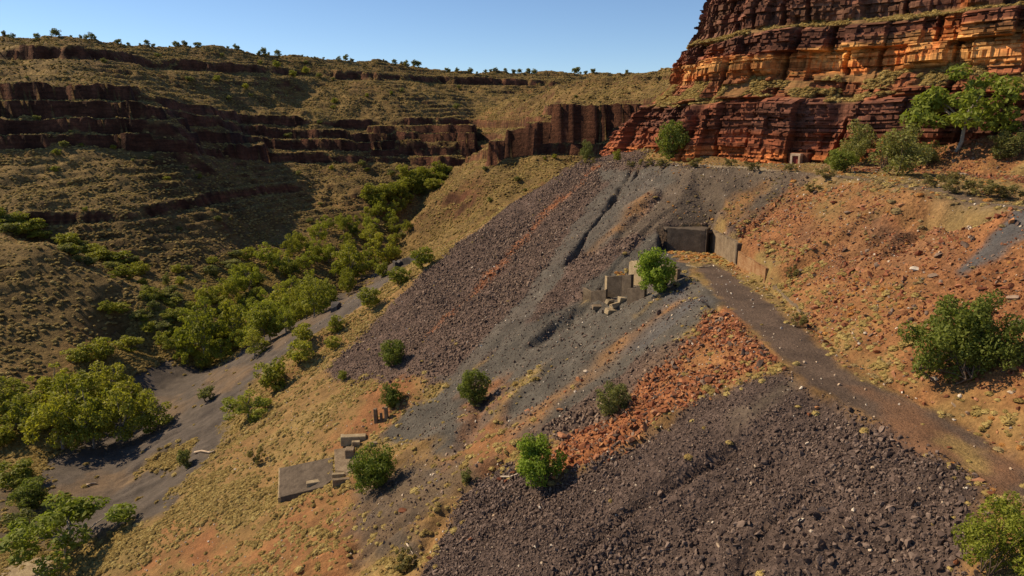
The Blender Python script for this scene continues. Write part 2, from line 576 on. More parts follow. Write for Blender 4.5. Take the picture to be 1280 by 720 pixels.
def leaf_material(name, c0, c1, trans=0.38):
    m, t, b = nt_mat(name)
    tint = N(t, 'ShaderNodeAttribute', attribute_name='leaf_tint').outputs['Fac']
    c = ramp(t, tint, [(0.0, c0), (1.0, c1)])
    oi = N(t, 'ShaderNodeObjectInfo').outputs['Random']
    k = ramp(t, oi, [(0.0, (0.78, 0.8, 0.75)), (1.0, (1.22, 1.15, 1.1))])
    c = mixc(t, c, k, 1.0, 'MULTIPLY')
    t.links.new(c, b.inputs['Base Color'])
    b.inputs['Roughness'].default_value = 0.6
    tr = N(t, 'ShaderNodeBsdfTranslucent')
    c2 = mixc(t, c, (1.25, 1.35, 0.7), 1.0, 'MULTIPLY')
    t.links.new(c2, tr.inputs['Color'])
    mx = N(t, 'ShaderNodeMixShader')
    mx.inputs[0].default_value = trans
    t.links.new(b.outputs[0], mx.inputs[1]); t.links.new(tr.outputs[0], mx.inputs[2])
    t.links.new(mx.outputs[0], t.nodes['Material Output'].inputs['Surface'])
    return m


def bark_material(name, c0, c1):
    m, t, b = nt_mat(name)
    tc = N(t, 'ShaderNodeTexCoord').outputs['Object']
    t.links.new(ramp(t, noise(t, 2.5, 5, 0.65, tc), [(0.35, c0), (0.65, c1)]), b.inputs['Base Color'])
    return m


def concrete_material(name, base, stain, line=5.0):
    m, t, b = nt_mat(name)
    pos = objpos(t)
    sx = N(t, 'ShaderNodeSeparateXYZ'); t.links.new(pos, sx.inputs[0])
    c = ramp(t, noise(t, 0.9, 6, 0.7, pos), [(0.3, stain), (0.62, base)])
    n2 = ramp(t, noise(t, 6, 5, 0.7, pos), [(0.3, (0.72, 0.7, 0.68)), (0.7, (1.2, 1.2, 1.18))])
    c = mixc(t, c, n2, 1.0, 'MULTIPLY')
    w = N(t, 'ShaderNodeMath', operation='MULTIPLY'); w.inputs[1].default_value = line
    t.links.new(sx.outputs[2], w.inputs[0])
    fr = N(t, 'ShaderNodeMath', operation='FRACT'); t.links.new(w.outputs[0], fr.inputs[0])
    g = ramp(t, fr.outputs[0], [(0.0, (0.55, 0.55, 0.55)), (0.10, (1, 1, 1)), (0.95, (1, 1, 1)), (1.0, (0.6, 0.6, 0.6))])
    c = mixc(t, c, g, 0.55, 'MULTIPLY')
    t.links.new(c, b.inputs['Base Color'])
    bump(t, b, noise(t, 5, 5, 0.7, pos), 0.6, 0.08)
    return m


M = {
    'ground': ground_material(), 'hill': hill_material(),
    'dark_stone': rock_material('dark_stone', (0.062, 0.042, 0.036), (0.120, 0.083, 0.069), (0.22, 0.16, 0.13)),
    'plum_stone': rock_material('plum_stone', (0.070, 0.046, 0.037), (0.145, 0.098, 0.075), (0.27, 0.19, 0.14)),
    'orange_stone': rock_material('orange_stone', (0.15, 0.055, 0.028), (0.29, 0.108, 0.050), (0.44, 0.22, 0.10)),
    'red_stone': rock_material('red_stone', (0.15, 0.05, 0.028), (0.27, 0.095, 0.045), (0.40, 0.20, 0.11)),
    'pale_stone': rock_material('pale_stone', (0.42, 0.30, 0.2), (0.55, 0.44, 0.33), (0.62, 0.56, 0.48)),
    'concrete': concrete_material('concrete', (0.24, 0.18, 0.12), (0.12, 0.083, 0.054)),
    'rust_concrete': concrete_material('rust_concrete', (0.34, 0.21, 0.11), (0.20, 0.085, 0.035), 3.3),
    'dark_concrete': concrete_material('dark_concrete', (0.125, 0.096, 0.072), (0.06, 0.045, 0.034), 4.0),  # darker concrete; on camera-facing walls the colour carries their shade
    'pale_concrete': concrete_material('pale_concrete', (0.40, 0.315, 0.20), (0.21, 0.15, 0.09), 1.5),
    'leaf_bright': leaf_material('leaf_bright', (0.094, 0.149, 0.019), (0.232, 0.310, 0.041)),
    'leaf_dark': leaf_material('leaf_dark', (0.095, 0.121, 0.025), (0.205, 0.234, 0.051)),
    'leaf_gum': leaf_material('leaf_gum', (0.145, 0.164, 0.025), (0.332, 0.319, 0.050)),
    'leaf_lime': leaf_material('leaf_lime', (0.168, 0.198, 0.027), (0.351, 0.356, 0.053)),
    'leaf_grey': leaf_material('leaf_grey', (0.114, 0.127, 0.042), (0.244, 0.240, 0.083)),
    'leaf_dry': leaf_material('leaf_dry', (0.13, 0.115, 0.045), (0.26, 0.215, 0.085)),
    'bark_white': bark_material('bark_white', (0.16, 0.13, 0.10), (0.44, 0.39, 0.32)),
    'bark_dark': bark_material('bark_dark', (0.06, 0.042, 0.028), (0.14, 0.10, 0.07)),
    'door_paint': bark_material('door_paint', (0.16, 0.03, 0.025), (0.24, 0.06, 0.045)),
}


def tuft_material(name, c0, c1):
    m, t, b = nt_mat(name)
    rnd = N(t, 'ShaderNodeObjectInfo').outputs['Random']
    c = ramp(t, rnd, [(0.0, c0), (1.0, c1)])
    tint = N(t, 'ShaderNodeAttribute', attribute_name='leaf_tint').outputs['Fac']
    k = ramp(t, tint, [(0.0, (0.7, 0.72, 0.66)), (1.0, (1.25, 1.22, 1.15))])
    c = mixc(t, c, k, 1.0, 'MULTIPLY')
    t.links.new(c, b.inputs['Base Color'])
    tr = N(t, 'ShaderNodeBsdfTranslucent')
    t.links.new(c, tr.inputs['Color'])
    mx = N(t, 'ShaderNodeMixShader'); mx.inputs[0].default_value = 0.3
    t.links.new(b.outputs[0], mx.inputs[1]); t.links.new(tr.outputs[0], mx.inputs[2])
    t.links.new(mx.outputs[0], t.nodes['Material Output'].inputs['Surface'])
    return m


M['tuft_straw'] = tuft_material('tuft_straw', (0.345, 0.24, 0.088), (0.50, 0.385, 0.158))
M['tuft_olive'] = tuft_material('tuft_olive', (0.26, 0.185, 0.068), (0.42, 0.31, 0.115))
M['tuft_rust'] = tuft_material('tuft_rust', (0.44, 0.20, 0.06), (0.58, 0.31, 0.11))
M['tuft_green'] = tuft_material('tuft_green', (0.075, 0.095, 0.026), (0.16, 0.17, 0.050))

M['tuft_dull'] = tuft_material('tuft_dull', (0.25, 0.175, 0.082), (0.40, 0.30, 0.155))
M['leaf_mid'] = leaf_material('leaf_mid', (0.105, 0.138, 0.023), (0.222, 0.259, 0.044))

# ------------------------------------------------------------------ the soil map
COL = dict(straw=(0.275, 0.187, 0.072), olive=(0.205, 0.142, 0.056), coarse=(0.115, 0.078, 0.064), fines=(0.098, 0.087, 0.074), brownfines=(0.105, 0.080, 0.060),
           rubble=(0.095, 0.067, 0.057), orange=(0.29, 0.115, 0.05), red=(0.245, 0.108, 0.047), road=(0.115, 0.080, 0.060), roadred=(0.20, 0.105, 0.058),
           tail=(0.100, 0.081, 0.068), redrock=(0.105, 0.046, 0.028), rust=(0.27, 0.14, 0.055), bench=(0.33, 0.255, 0.16), benchroad=(0.16, 0.115, 0.08), bank=(0.155, 0.105, 0.066), slate=(0.098, 0.093, 0.094))


ZKEYS = list(COL)


def W(pts):
    return [tuple(p[:2]) for p in hits(pts)]


# (kind, colour, outline or line in the photograph brought onto the land, strength, edge wander in m, grain, half width in m for lines)
ZONES = []
def area(c, pts, s=1.0, wander=1.2, grain=0.3): ZONES.append(('a', c, W(pts), s, wander, grain, 0))
def streak(c, pts, w, s=1.0, wander=1.0, grain=0.3): ZONES.append(('l', c, W(pts), s, wander, grain, w))


# creek bed of dark tailings
area('tail', [(518, 322), (500, 345), (430, 395), (375, 430), (330, 470), (290, 530), (250, 580), (215, 640), (150, 668), (40, 660), (100, 615), (40, 600), (70, 560), (130, 520), (165, 465), (215, 440), (300, 440), (350, 405), (440, 355), (480, 330)], 1, 4, 0.1)
area('bank', [(60, 600), (120, 585), (190, 590), (150, 620), (90, 640)], 0.7, 5)
area('bank', [(250, 470), (300, 462), (330, 455), (300, 480), (250, 490)], 0.7, 4)
area('bank', [(345, 440), (420, 385), (470, 345), (440, 352), (380, 400), (330, 428)], 0.6, 3)
area('bank', [(185, 500), (230, 490), (215, 530), (170, 560), (160, 540)], 0.6, 5)
area('straw', [(180, 575), (225, 565), (215, 590), (170, 600)], 0.7, 3)
area('straw', [(0, 560), (60, 535), (90, 560), (30, 590), (0, 600)], 0.6, 4)
area('tail', [(-60, 620), (60, 600), (100, 640), (40, 690), (-60, 700)], 0.7, 4)
# straw slope with patches of red soil
area('red', [(470, 470), (520, 460), (540, 500), (470, 545), (430, 560), (400, 560), (440, 515)], 0.75, 2.5)
area('red', [(395, 610), (450, 620), (445, 720), (300, 720), (340, 670)], 0.65, 5)
area('red', [(215, 650), (260, 660), (290, 720), (180, 720)], 0.6, 4)
area('brownfines', [(455, 610), (520, 560), (600, 560), (600, 600), (560, 640), (500, 720), (440, 720), (445, 660)], 0.85, 3)
# big dump under the bench: coarse plum stones
area('coarse', [(722, 203), (690, 222), (640, 255), (580, 298), (520, 350), (462, 402), (425, 445), (410, 470), (450, 480), (500, 470), (540, 478), (580, 462), (640, 430), (720, 390), (765, 350), (830, 318), (836, 285), (880, 285), (940, 290), (1000, 230), (1010, 216), (870, 207)], 1, 1.5, 0.9)
area('brownfines', [(800, 208), (1010, 216), (985, 245), (930, 292), (880, 286), (800, 300), (770, 300), (830, 245)], 1, 1.8, 0.35)
area('fines', [(745, 207), (830, 210), (845, 225), (800, 262), (765, 300), (715, 325), (690, 365), (640, 425), (590, 465), (540, 480), (600, 430), (660, 365), (690, 320), (715, 280), (755, 235)], 0.9, 1.2, 0.15)
streak('orange', [(735, 212), (718, 235), (690, 262), (655, 300), (610, 345), (560, 395), (535, 420)], 1.5, 0.6, 2.2, 0.5)
streak('rust', [(800, 250), (770, 285), (750, 305)], 1.6, 0.5, 2.0)
area('rust', [(925, 240), (950, 235), (955, 270), (920, 280)], 0.7, 2.5)
# fines under the hopper
area('fines', [(735, 368), (800, 390), (858, 345), (895, 390), (860, 420), (800, 460), (740, 500), (690, 545), (620, 560), (560, 555), (500, 560), (470, 545), (520, 505), (560, 478), (640, 430), (700, 392)], 1, 2, 0.2)
area('fines', [(728, 352), (775, 325), (835, 308), (862, 335), (858, 352), (800, 394), (730, 378)], 1, 1.0, 0.25)
area('slate', [(850, 352), (885, 380), (800, 440), (770, 445), (820, 395)], 0.8, 1.2, 0.2)
streak('rust', [(835, 385), (790, 425), (755, 455), (700, 500), (670, 530), (640, 545)], 1.9, 0.5, 3.0, 0.4)
streak('straw', [(670, 465), (640, 500), (625, 530), (610, 560)], 1.1, 0.8, 1.6)
area('red', [(590, 490), (625, 475), (635, 500), (625, 540), (660, 555), (650, 575), (600, 590), (560, 580), (570, 550)], 0.55, 2.5)
area('coarse', [(740, 490), (790, 455), (870, 415), (895, 398), (880, 425), (830, 462), (790, 500), (720, 555), (690, 570), (670, 555)], 0.9, 1.5, 0.6)
# orange rock spill beside the road head
area('orange', [(905, 385), (940, 400), (952, 425), (978, 450), (940, 468), (890, 492), (830, 520), (780, 556), (735, 585), (700, 600), (690, 570), (720, 545), (780, 505), (820, 465), (860, 430)], 0.95, 1.3, 0.7)
area('rust', [(880, 425), (930, 425), (925, 455), (860, 480), (820, 490), (850, 450)], 0.7, 1.5, 0.5)
# rubble tip below the road
area('rubble', [(975, 462), (1003, 480), (1050, 510), (1110, 535), (1150, 556), (1200, 590), (1238, 615), (1225, 640), (1212, 690), (1205, 760), (490, 790), (525, 720), (560, 660), (590, 605), (650, 575), (700, 598), (735, 588), (830, 524), (890, 495)], 1, 0.8, 0.9)
streak('brownfines', [(990, 478), (955, 500), (920, 520)], 0.9, 0.7, 0.8, 0.2)
# valley grass-free cuts on the slope right of the road
area('red', [(930, 292), (1000, 232), (1060, 232), (1280, 270), (1400, 300), (1400, 700), (1280, 575), (1130, 486), (1060, 452), (1010, 400), (975, 350), (935, 320)], 0.9, 2, 0.6)
area('brownfines', [(980, 300), (1060, 280), (1120, 300), (1150, 350), (1080, 360), (1000, 330)], 0.25, 4, 0.8)
area('straw', [(1000, 235), (1060, 240), (1180, 262), (1240, 275), (1120, 290), (1030, 270)], 0.3, 4, 0.5)
area('red', [(1180, 330), (1290, 330), (1290, 480), (1230, 460), (1180, 400)], 0.9, 3, 0.9)
area('rust', [(1020, 330), (1090, 345), (1140, 400), (1110, 460), (1060, 440), (1020, 395)], 0.6, 3, 0.3)
area('straw', [(1000, 390), (1060, 440), (1130, 480), (1220, 520), (1280, 560), (1280, 520), (1180, 480), (1120, 450), (1060, 400), (1010, 375)], 0.7, 2.0, 0.2)
area('olive', [(990, 235), (1100, 235), (1180, 255), (1160, 270), (1050, 262)], 0.6, 3, 0.4)
# bench track and its verges
ZONES.append(('l', 'bench', [(44, 111), (37, 124), (31, 146), (22, 168)], 1.0, 0.6, 0.2, 2.4))
ZONES.append(('l', 'benchroad', [(54, -20), (53, 32), (49, 61), (49, 100), (44, 111)], 1.0, 0.5, 0.2, 2.3))
area('red', [(1060, 216), (1120, 170), (1200, 120), (1290, 120), (1290, 232), (1120, 214)], 0.85, 3, 0.8)
area('straw', [(1100, 205), (1290, 232), (1290, 246), (1180, 236), (1080, 222)], 0.6, 2, 0.4)
area('red', [(1075, 228), (1180, 246), (1290, 268), (1290, 290), (1180, 272), (1085, 252)], 0.6, 3, 0.8)
area('olive', [(1090, 232), (1200, 250), (1290, 268), (1290, 276), (1200, 258), (1100, 240)], 0.5, 2, 0.5)
area('slate', [(1290, 258), (1290, 290), (1230, 335), (1195, 355), (1230, 310)], 0.95, 0.8, 0.2)
# the road itself
ROAD = [at_z(*p, TERR_Z)[:2] for p in [(870, 335), (905, 380), (940, 408), (980, 452), (1006, 480), (1100, 528), (1150, 549), (1200, 582), (1245, 605), (1290, 634)]] + [(27, 20), (27, -10), (29, -10), (29, 20)] + \
       [at_z(*p, TERR_Z)[:2] for p in [(1290, 596), (1200, 530), (1130, 497), (1060, 466), (1005, 412), (955, 372), (908, 338), (885, 326)]]
ZONES.append(('a', 'road', ROAD, 1.0, 0.5, 0.15, 0))
area('roadred', [(1060, 480), (1130, 500), (1290, 600), (1290, 630), (1180, 570), (1120, 535)], 0.6, 1.2, 0.1)
area('straw', [(1180, 548), (1220, 560), (1240, 590), (1200, 585)], 0.75, 0.8)
area('rust', [(835, 310), (895, 318), (890, 330), (850, 328)], 0.8, 0.8)


def soil(X, Y, Z, st):
    gy, gx = np.gradient(Z, st)
    slope = np.hypot(gx, gy)
    col = np.empty(X.shape + (3,))
    n = fbm(X, Y, 30, 4, 61)[..., None]
    col[:] = np.array(COL['straw']) * (0.5 + 0.5 * np.clip(0.5 + n, 0, 1)) + np.array(COL['olive']) * (0.5 - 0.5 * np.clip(0.5 + n, 0, 1))
    far = sstep(-46, -66, X) + sstep(190, 230, Y)
    far = np.clip(far, 0, 1)[..., None]
    col = col * (1 - far) + np.array(COL['olive']) * (0.92 + 0.25 * n) * far
    redp = np.maximum(sstep(0.1, 0.7, fbm(X, Y, 22, 4, 66))[..., None] * (0.55 - 0.35 * far), (1 - far) * 0.38 * sstep(-0.1, 0.5, fbm(X * 0.3, Y, 3.5, 4, 67))[..., None])
    col = col * (1 - redp) + np.array(COL['red']) * 0.8 * redp
    grain = np.full(X.shape, 0.3)
    zid = np.full(X.shape, -1)
    bare = sstep(0.95, 1.7, slope)[..., None]            # bare rock shows wherever it is too steep for soil
    rr = np.array(COL['redrock']) * (1 + 0.5 * fbm(X, Y, 4, 3, 63)[..., None])
    lay = (vnoise(Z / 0.9, Z * 0 + 3, 5)[..., None] - 0.5) * 0.8 + 1
    for kind, c, poly, s, wander, g, w in ZONES:
        px = [p[0] for p in poly]; py = [p[1] for p in poly]
        pad = wander * 2 + w * 3 + 3
        m = (X > min(px) - pad) & (X < max(px) + pad) & (Y > min(py) - pad) & (Y < max(py) + pad)
        if not m.any():
            continue
        x, y = X[m], Y[m]
        wx = x + fbm(x, y, wander * 3.5, 4, 71) * wander
        wy = y + fbm(x, y, wander * 3.5, 4, 72) * wander
        if kind == 'a':
            d, _ = seg_dist(wx, wy, poly, True)
            sd = np.where(inside(wx, wy, poly), d, -d)
            f = sstep(-0.8, 0.8, sd / max(0.6, wander * 0.6) + 0.5 * fbm(x, y, 1.6, 3, 77))
        else:
            d, _ = seg_dist(wx, wy, poly)
            f = np.exp(-(d / w) ** 2)
        f = f * s * np.clip(1.0 + (1 - s) * 1.6 * fbm(x, y, 3.0, 4, 75), 0, 1 / max(s, 0.01))
        f = np.clip(f, 0, 1)
        col[m] = col[m] * (1 - f[:, None]) + np.array(COL[c]) * f[:, None]
        grain[m] = grain[m] * (1 - f) + g * f
        zz = zid[m]; zz[f > 0.45] = ZKEYS.index(c); zid[m] = zz
    nat = 1 - np.clip(inside(X, Y, MADE).astype(float), 0, 1)[..., None]
    bare = bare * nat
    col = col * (1 - bare) + rr * lay * bare
    return np.clip(col, 0.01, 0.9), grain, zid


MADE = [(118, -30), (118, 120), (60, 140), (20, 180), (-14, 172), (-45, 140), (-62, 100), (-62, 20), (-20, -30)]


def grid_mesh(name, X, Y, Z, mat, st, keep=None, soilmap=True):
    ny, nx = X.shape
    idx = np.arange(nx * ny).reshape(ny, nx)
    f = np.stack([idx[:-1, :-1], idx[:-1, 1:], idx[1:, 1:], idx[1:, :-1]], -1)
    if keep is not None:
        f = f[keep]
    f = f.reshape(-1, 4)
    col, grain, zid = soil(X, Y, Z, st)
    used = np.unique(f)
    remap = np.full(nx * ny, -1); remap[used] = np.arange(len(used))
    me = mesh_np(name, np.stack([X, Y, Z], -1).reshape(-1, 3)[used], remap[f], True)
    set_attr(me, 'soil', col.reshape(-1, 3)[used], 'FLOAT_COLOR')
    set_attr(me, 'grain', grain.ravel()[used])
    return link(name, me, mat), col, zid


x0, y0, st, X, Y, Z = NEAR
Zs = Z.copy()
Zs[0, :] -= 4; Zs[-1, :] -= 4; Zs[:, 0] -= 4; Zs[:, -1] -= 4      # skirt
mine_ground, NEARCOL, NEARZ = grid_mesh('ground', X, Y, Zs, M['ground'], st)
tag(mine_ground, kind='structure')
x0, y0, st, X, Y, Z = FAR
Xc, Yc = (X[:-1, :-1] + st / 2), (Y[:-1, :-1] + st / 2)
keep = ~((Xc > -109) & (Xc < 115) & (Yc > 19) & (Yc < 259)) & (Yc < 790)
hills, FARCOL, FARZ = grid_mesh('hills', X, Y, Z, M['hill'], st, keep)
tag(hills, kind='structure')
# the plateau goes on to the horizon
pv = [(-3000, 780, 112), (3000, 780, 112), (3000, 5000, 100), (-3000, 5000, 100)]
pl = mesh_np('plain', pv, [[0, 1, 2, 3]])
set_attr(pl, 'soil', np.tile(COL['olive'], (4, 1)), 'FLOAT_COLOR')
tag(link('plain', pl, M['hill']), kind='structure')
# ------------------------------------------------------------------ the cliff above the bench: beds, ledges and joints
def cliff():
    F = np.array(CLIFF_FOOT, float)
    # smooth resample of the foot line
    seg = np.hypot(np.diff(F[:, 0]), np.diff(F[:, 1]))
    S = np.concatenate([[0], np.cumsum(seg)])
    ds = 0.2
    s = np.arange(0, S[-1], ds)
    A = np.stack([np.interp(s, S, F[:, k]) for k in range(5)], 1)
    kern = np.hanning(41); kern /= kern.sum()
    for k in range(5):
        A[:, k] = np.convolve(np.pad(A[:, k], 20, mode='edge'), kern, mode='valid')
    nose = np.interp(s, [S[0], S[8], S[10], S[11], S[12]], [0, 0, 1, 1, 1])
    # bed boundaries
    r = np.random.default_rng(5)
    zs = [52.0]
    while zs[-1] < 121:
        zs.append(zs[-1] + r.choice([0.25, 0.35, 0.5, 0.8, 1.3], p=[.25, .25, .25, .15, .1]))
    zs = np.array(zs)
    nb = len(zs) - 1
    rows_z, rows_b = [], []
    for i in range(nb):
        n = 1 + int((zs[i + 1] - zs[i]) / 0.45)
        for j in range(n + 1):
            rows_z.append(zs[i] + (zs[i + 1] - zs[i]) * (0.04 + 0.92 * j / n)); rows_b.append(i)
    rows_z, rows_b = np.array(rows_z), np.array(rows_b)
    # recess into the hill with height, for the long face and for the nose
    zk = [52, 60, 63, 73.2, 74.5, 79.2, 83.6, 84.2, 88.0, 90.5, 102, 104.5, 118, 121]
    face = np.interp(rows_z, zk, [-3, -1, 0, 2.0, 5.0, 9.5, 10.3, 11.2, 12.5, 17.5, 20.0, 26, 31, 36])
    tip = np.interp(rows_z, [52, 60, 66, 72, 75, 79.5, 83.8, 88, 91, 101, 105, 121], [-5, -1.5, 1.5, 6.5, 11, 15.5, 16.5, 18.5, 22.5, 25, 31, 41])
    rec = face[None, :] * (1 - nose[:, None]) + tip[None, :] * nose[:, None]
    Sg, Zg = np.meshgrid(s, rows_z, indexing='ij')
    Bg = np.broadcast_to(rows_b[None, :], Sg.shape)
    hard = np.zeros(Sg.shape)
    wob = fbm(Sg, 0 * Sg + 4, 11, 3, 150) * 1.7 + (hash2(np.floor(Sg / 4.3), Sg * 0, 151) - 0.5) * 1.6
    rightw = 1 - np.interp(Sg, [S[4], S[5] + 4, S[6] - 2], [0, 0.4, 1.0])         # towards the open end the ledge is choked with outcrop
    hard = rightw * 0.8 * sstep(0.35, 0.5, vnoise(Sg / 6, Zg / 1.6, 152)) * sstep(61, 62, Zg) * (1 - sstep(87, 88, Zg))
    hard = np.maximum(hard, 0.75 * sstep(0.56, 0.66, vnoise(Sg / 5 + 3, Zg / 1.4, 153)) * sstep(74, 75, Zg) * (1 - sstep(79, 80, Zg)))      # outcrops on the ledge
    chute = np.exp(-((Sg - S[8] + 0.5) / 2.2) ** 2) + np.exp(-((Sg - S[6] + 2.5) / 3.0) ** 2)
    for a, b in ((61, 74 + wob - 5 * chute), (79.2 + 0.5 * wob, 88.6), (90.2 + 0.3 * wob, 103), (105, 119)):
        hard = np.maximum(hard, sstep(a - 0.5, a + 0.4, Zg) * (1 - sstep(b - 0.4, b + 0.6, Zg)))
    # buttresses and clefts, shared through a cliff tier
    tier = np.digitize(rows_z, [74.2, 83.8, 89.2, 103.8])[None, :] * 57.0
    off = fbm(Sg, tier + 0 * Sg, 30, 3, 81) * 3.2 - 3.5 * chute * (1 - sstep(74, 80, Zg)) * sstep(62.5, 70, Zg)
    def cells(width, jitter, key, seed):
        """uneven columns between vertical joints"""
        u = Sg / width + hash2(key, key * 0 + 3, seed) * 7 + jitter * vnoise(Zg / 2.2, key, seed + 1)
        c = np.floor(u)
        c = c + (u - c > 0.25 + 0.5 * hash2(c, key, seed + 2))        # ragged joint spacing
        return c, u - np.floor(u)
    tkey = np.floor(np.broadcast_to(tier, Sg.shape))
    cb, ub = cells(6.5, 0.10, tkey, 120)
    off += (hash2(cb, tkey, 123) - 0.5) * 4.4 * hard                  # buttresses
    grp = np.floor(Zg / 3.1 + 0.5 * vnoise(Sg / 13, Zg * 0, 90))
    cell, uc = cells(2.6, 0.06, grp, 91)
    off += (hash2(cell, grp, 93) - 0.5) * 1.9 * hard                  # blocks
    cleft = (ub < 0.17) & (hash2(np.floor(ub * 0 + cb), tkey, 99) > 0.35)
    off -= np.where(cleft, 2.6, 0.0) * hard
    # single beds: jut, notch, and the odd soft bed weathered right back
    off += (hash2(Bg, np.floor(Sg / 14 + 5 * hash2(Bg, Bg * 0, 191)), 94) - 0.5) * 1.0 * hard
    off -= np.where(hash2(Bg, np.floor(Sg / 30), 195) > 0.8, 0.75, 0.0) * hard
    c2 = np.floor(Sg / (0.6 + 1.4 * hash2(Bg, Bg * 0, 95)) + 3 * hash2(Bg, Bg * 0, 192))
    off += (hash2(c2, Bg, 96) - 0.5) * 0.6 * (0.25 + hard)
    off += fbm(Sg, Zg, 0.9, 2, 86) * 0.06 + (1 - hard) * fbm(Sg, Zg * 0.4, 5, 4, 87) * 0.8
    edge = sstep(0, 6, Sg)
    o = rec - off * edge * 0.9
    base = (A[:, 2] - 62)[:, None]
    o = np.where(Zg < A[:, 2][:, None] + 1, o - 0.25 * (A[:, 2][:, None] + 1 - Zg), o)
    nrm = A[:, 3:5] / np.linalg.norm(A[:, 3:5], axis=1)[:, None]
    Px = A[:, 0][:, None] + nrm[:, 0][:, None] * o
    Py = A[:, 1][:, None] + nrm[:, 1][:, None] * o
    # small wobble of bed heights
    Zw = Zg + fbm(Sg, Zg * 0, 20, 2, 88) * 0.5
    # colour of the strata
    zc = Zw + fbm(Sg, Zg, 9, 3, 101) * 0.7
    dark, brown, red = np.array((0.115, 0.050, 0.034)), np.array((0.155, 0.080, 0.052)), np.array((0.235, 0.078, 0.040))
    orange, amber, straw = np.array((0.50, 0.175, 0.052)), np.array((0.62, 0.33, 0.115)), np.array((0.34, 0.25, 0.085))
    col = np.empty(Sg.shape + (3,)); col[:] = red
    def lay(c, a, b, k=1.0, soft=0.5):
        f = (sstep(a - soft, a + soft, zc) * (1 - sstep(b - soft, b + soft, zc)))[..., None] * (k[..., None] if isinstance(k, np.ndarray) else k)
        col[:] = col * (1 - f) + c * f
    pxg = 640 + FPX * Px / np.maximum(Py * cp - (Zw - CAMZ) * sp, 1)     # only to read strip positions off the photograph once
    sOr = np.interp(Sg, [S[2], S[4], S[5] , S[6], S[9], S[11]], [0.15, 0.45, 0.95, 1, 0.8, 0.2])
    lay(orange, 50, 64.2, np.clip(sOr + 0.6 * fbm(Sg, Zg, 6, 3, 102), 0, 1) * 0.65)
    lay(red, 65.2, 69)
    lay(dark * 1.25, 68, 74.5, np.clip(0.65 + fbm(Sg, Zg, 10, 3, 103), 0, 1))
    lay(red, 74.5, 79)
    am = np.clip(0.55 + 1.3 * fbm(Sg, Zg * 2.5, 9, 3, 104), 0, 1)[..., None]
    oa = orange * (1 - am) + amber * am
    f = (sstep(78.6, 79.4, zc) * (1 - sstep(83.4 + 2.6 * sstep(S[7], S[6], Sg) , 84.2 + 2.6 * sstep(S[7], S[6], Sg), zc)) * sOr)[..., None]
    col[:] = col * (1 - f) + oa * f
    lay(dark, 84.6 , 88.8, np.clip(0.85 + fbm(Sg, Zg, 12, 3, 105), 0, 1) * np.interp(Sg, [S[5], S[6]], [0.75, 1.0]))
    lay(brown, 88.8, 104)
    lay(dark * 1.2, 91, 103, np.clip(0.5 + 1.2 * fbm(Sg, Zg * 2, 8, 3, 106), 0, 1))
    lay(brown, 104, 125)
    # a clean orange fall scar
    sc = np.exp(-((Sg - S[5] - 3.0 + (Zg - 84) * 0.15) / 1.3) ** 2) * sstep(80, 83, Zg)
    col[:] = col * (1 - 0.9 * sc[..., None]) + np.array((0.46, 0.15, 0.045)) * 0.9 * sc[..., None]
    tone = (hash2(Bg, np.floor(Sg / 25), 110) * 0.8 + 0.6) * (0.75 + 0.5 * hash2(cell, grp, 111)) * (0.8 + 0.4 * hash2(c2, Bg, 112))
    col *= tone[..., None]
    # ledges carry soil
    soft = (1 - hard) * sstep(73, 74, Zg)
    col[:] = col * (1 - 0.75 * soft[..., None]) + np.array((0.235, 0.15, 0.062)) * 0.75 * soft[..., None]
    V = np.stack([Px, Py, Zw], -1)
    ns, nr = Sg.shape
    idx = np.arange(ns * nr).reshape(ns, nr)
    fcs = np.stack([idx[:-1, :-1], idx[:-1, 1:], idx[1:, 1:], idx[1:, :-1]], -1).reshape(-1, 4)
    me = mesh_np('cliff', V.reshape(-1, 3), fcs, False)
    set_attr(me, 'soil', np.clip(col, 0.01, 0.9).reshape(-1, 3), 'FLOAT_COLOR')
    return me, V, hard, s, rows_z


def cliff_material():
    m, t, b = nt_mat('cliff')
    pos = objpos(t)
    col = N(t, 'ShaderNodeAttribute', attribute_name='soil').outputs['Color']
    mp = N(t, 'ShaderNodeMapping'); mp.inputs['Scale'].default_value = (0.5, 0.5, 4.0)
    t.links.new(pos, mp.inputs[0])
    n1 = noise(t, 1.0, 6, 0.7, mp.outputs[0])
    c = mixc(t, col, ramp(t, n1, [(0.3, (0.5, 0.47, 0.45)), (0.72, (1.4, 1.4, 1.36))]), 1.0, 'MULTIPLY')
    n2 = noise(t, 0.45, 5, 0.7, pos)
    c = mixc(t, c, ramp(t, n2, [(0.35, (0.65, 0.62, 0.62)), (0.65, (1.22, 1.2, 1.15))]), 1.0, 'MULTIPLY')
    t.links.new(c, b.inputs['Base Color'])
    bump(t, b, n1, 0.5, 0.07)
    return m


cm, CV, CHARD, CS, CROWZ = cliff()
cliff_o = link('cliff', cm, cliff_material())
tag(cliff_o, kind='structure')
# ------------------------------------------------------------------ loose cover: stones and tussocks, too many to count
src = bpy.data.collections.new('sources')     # shapes only, not placed in the scene


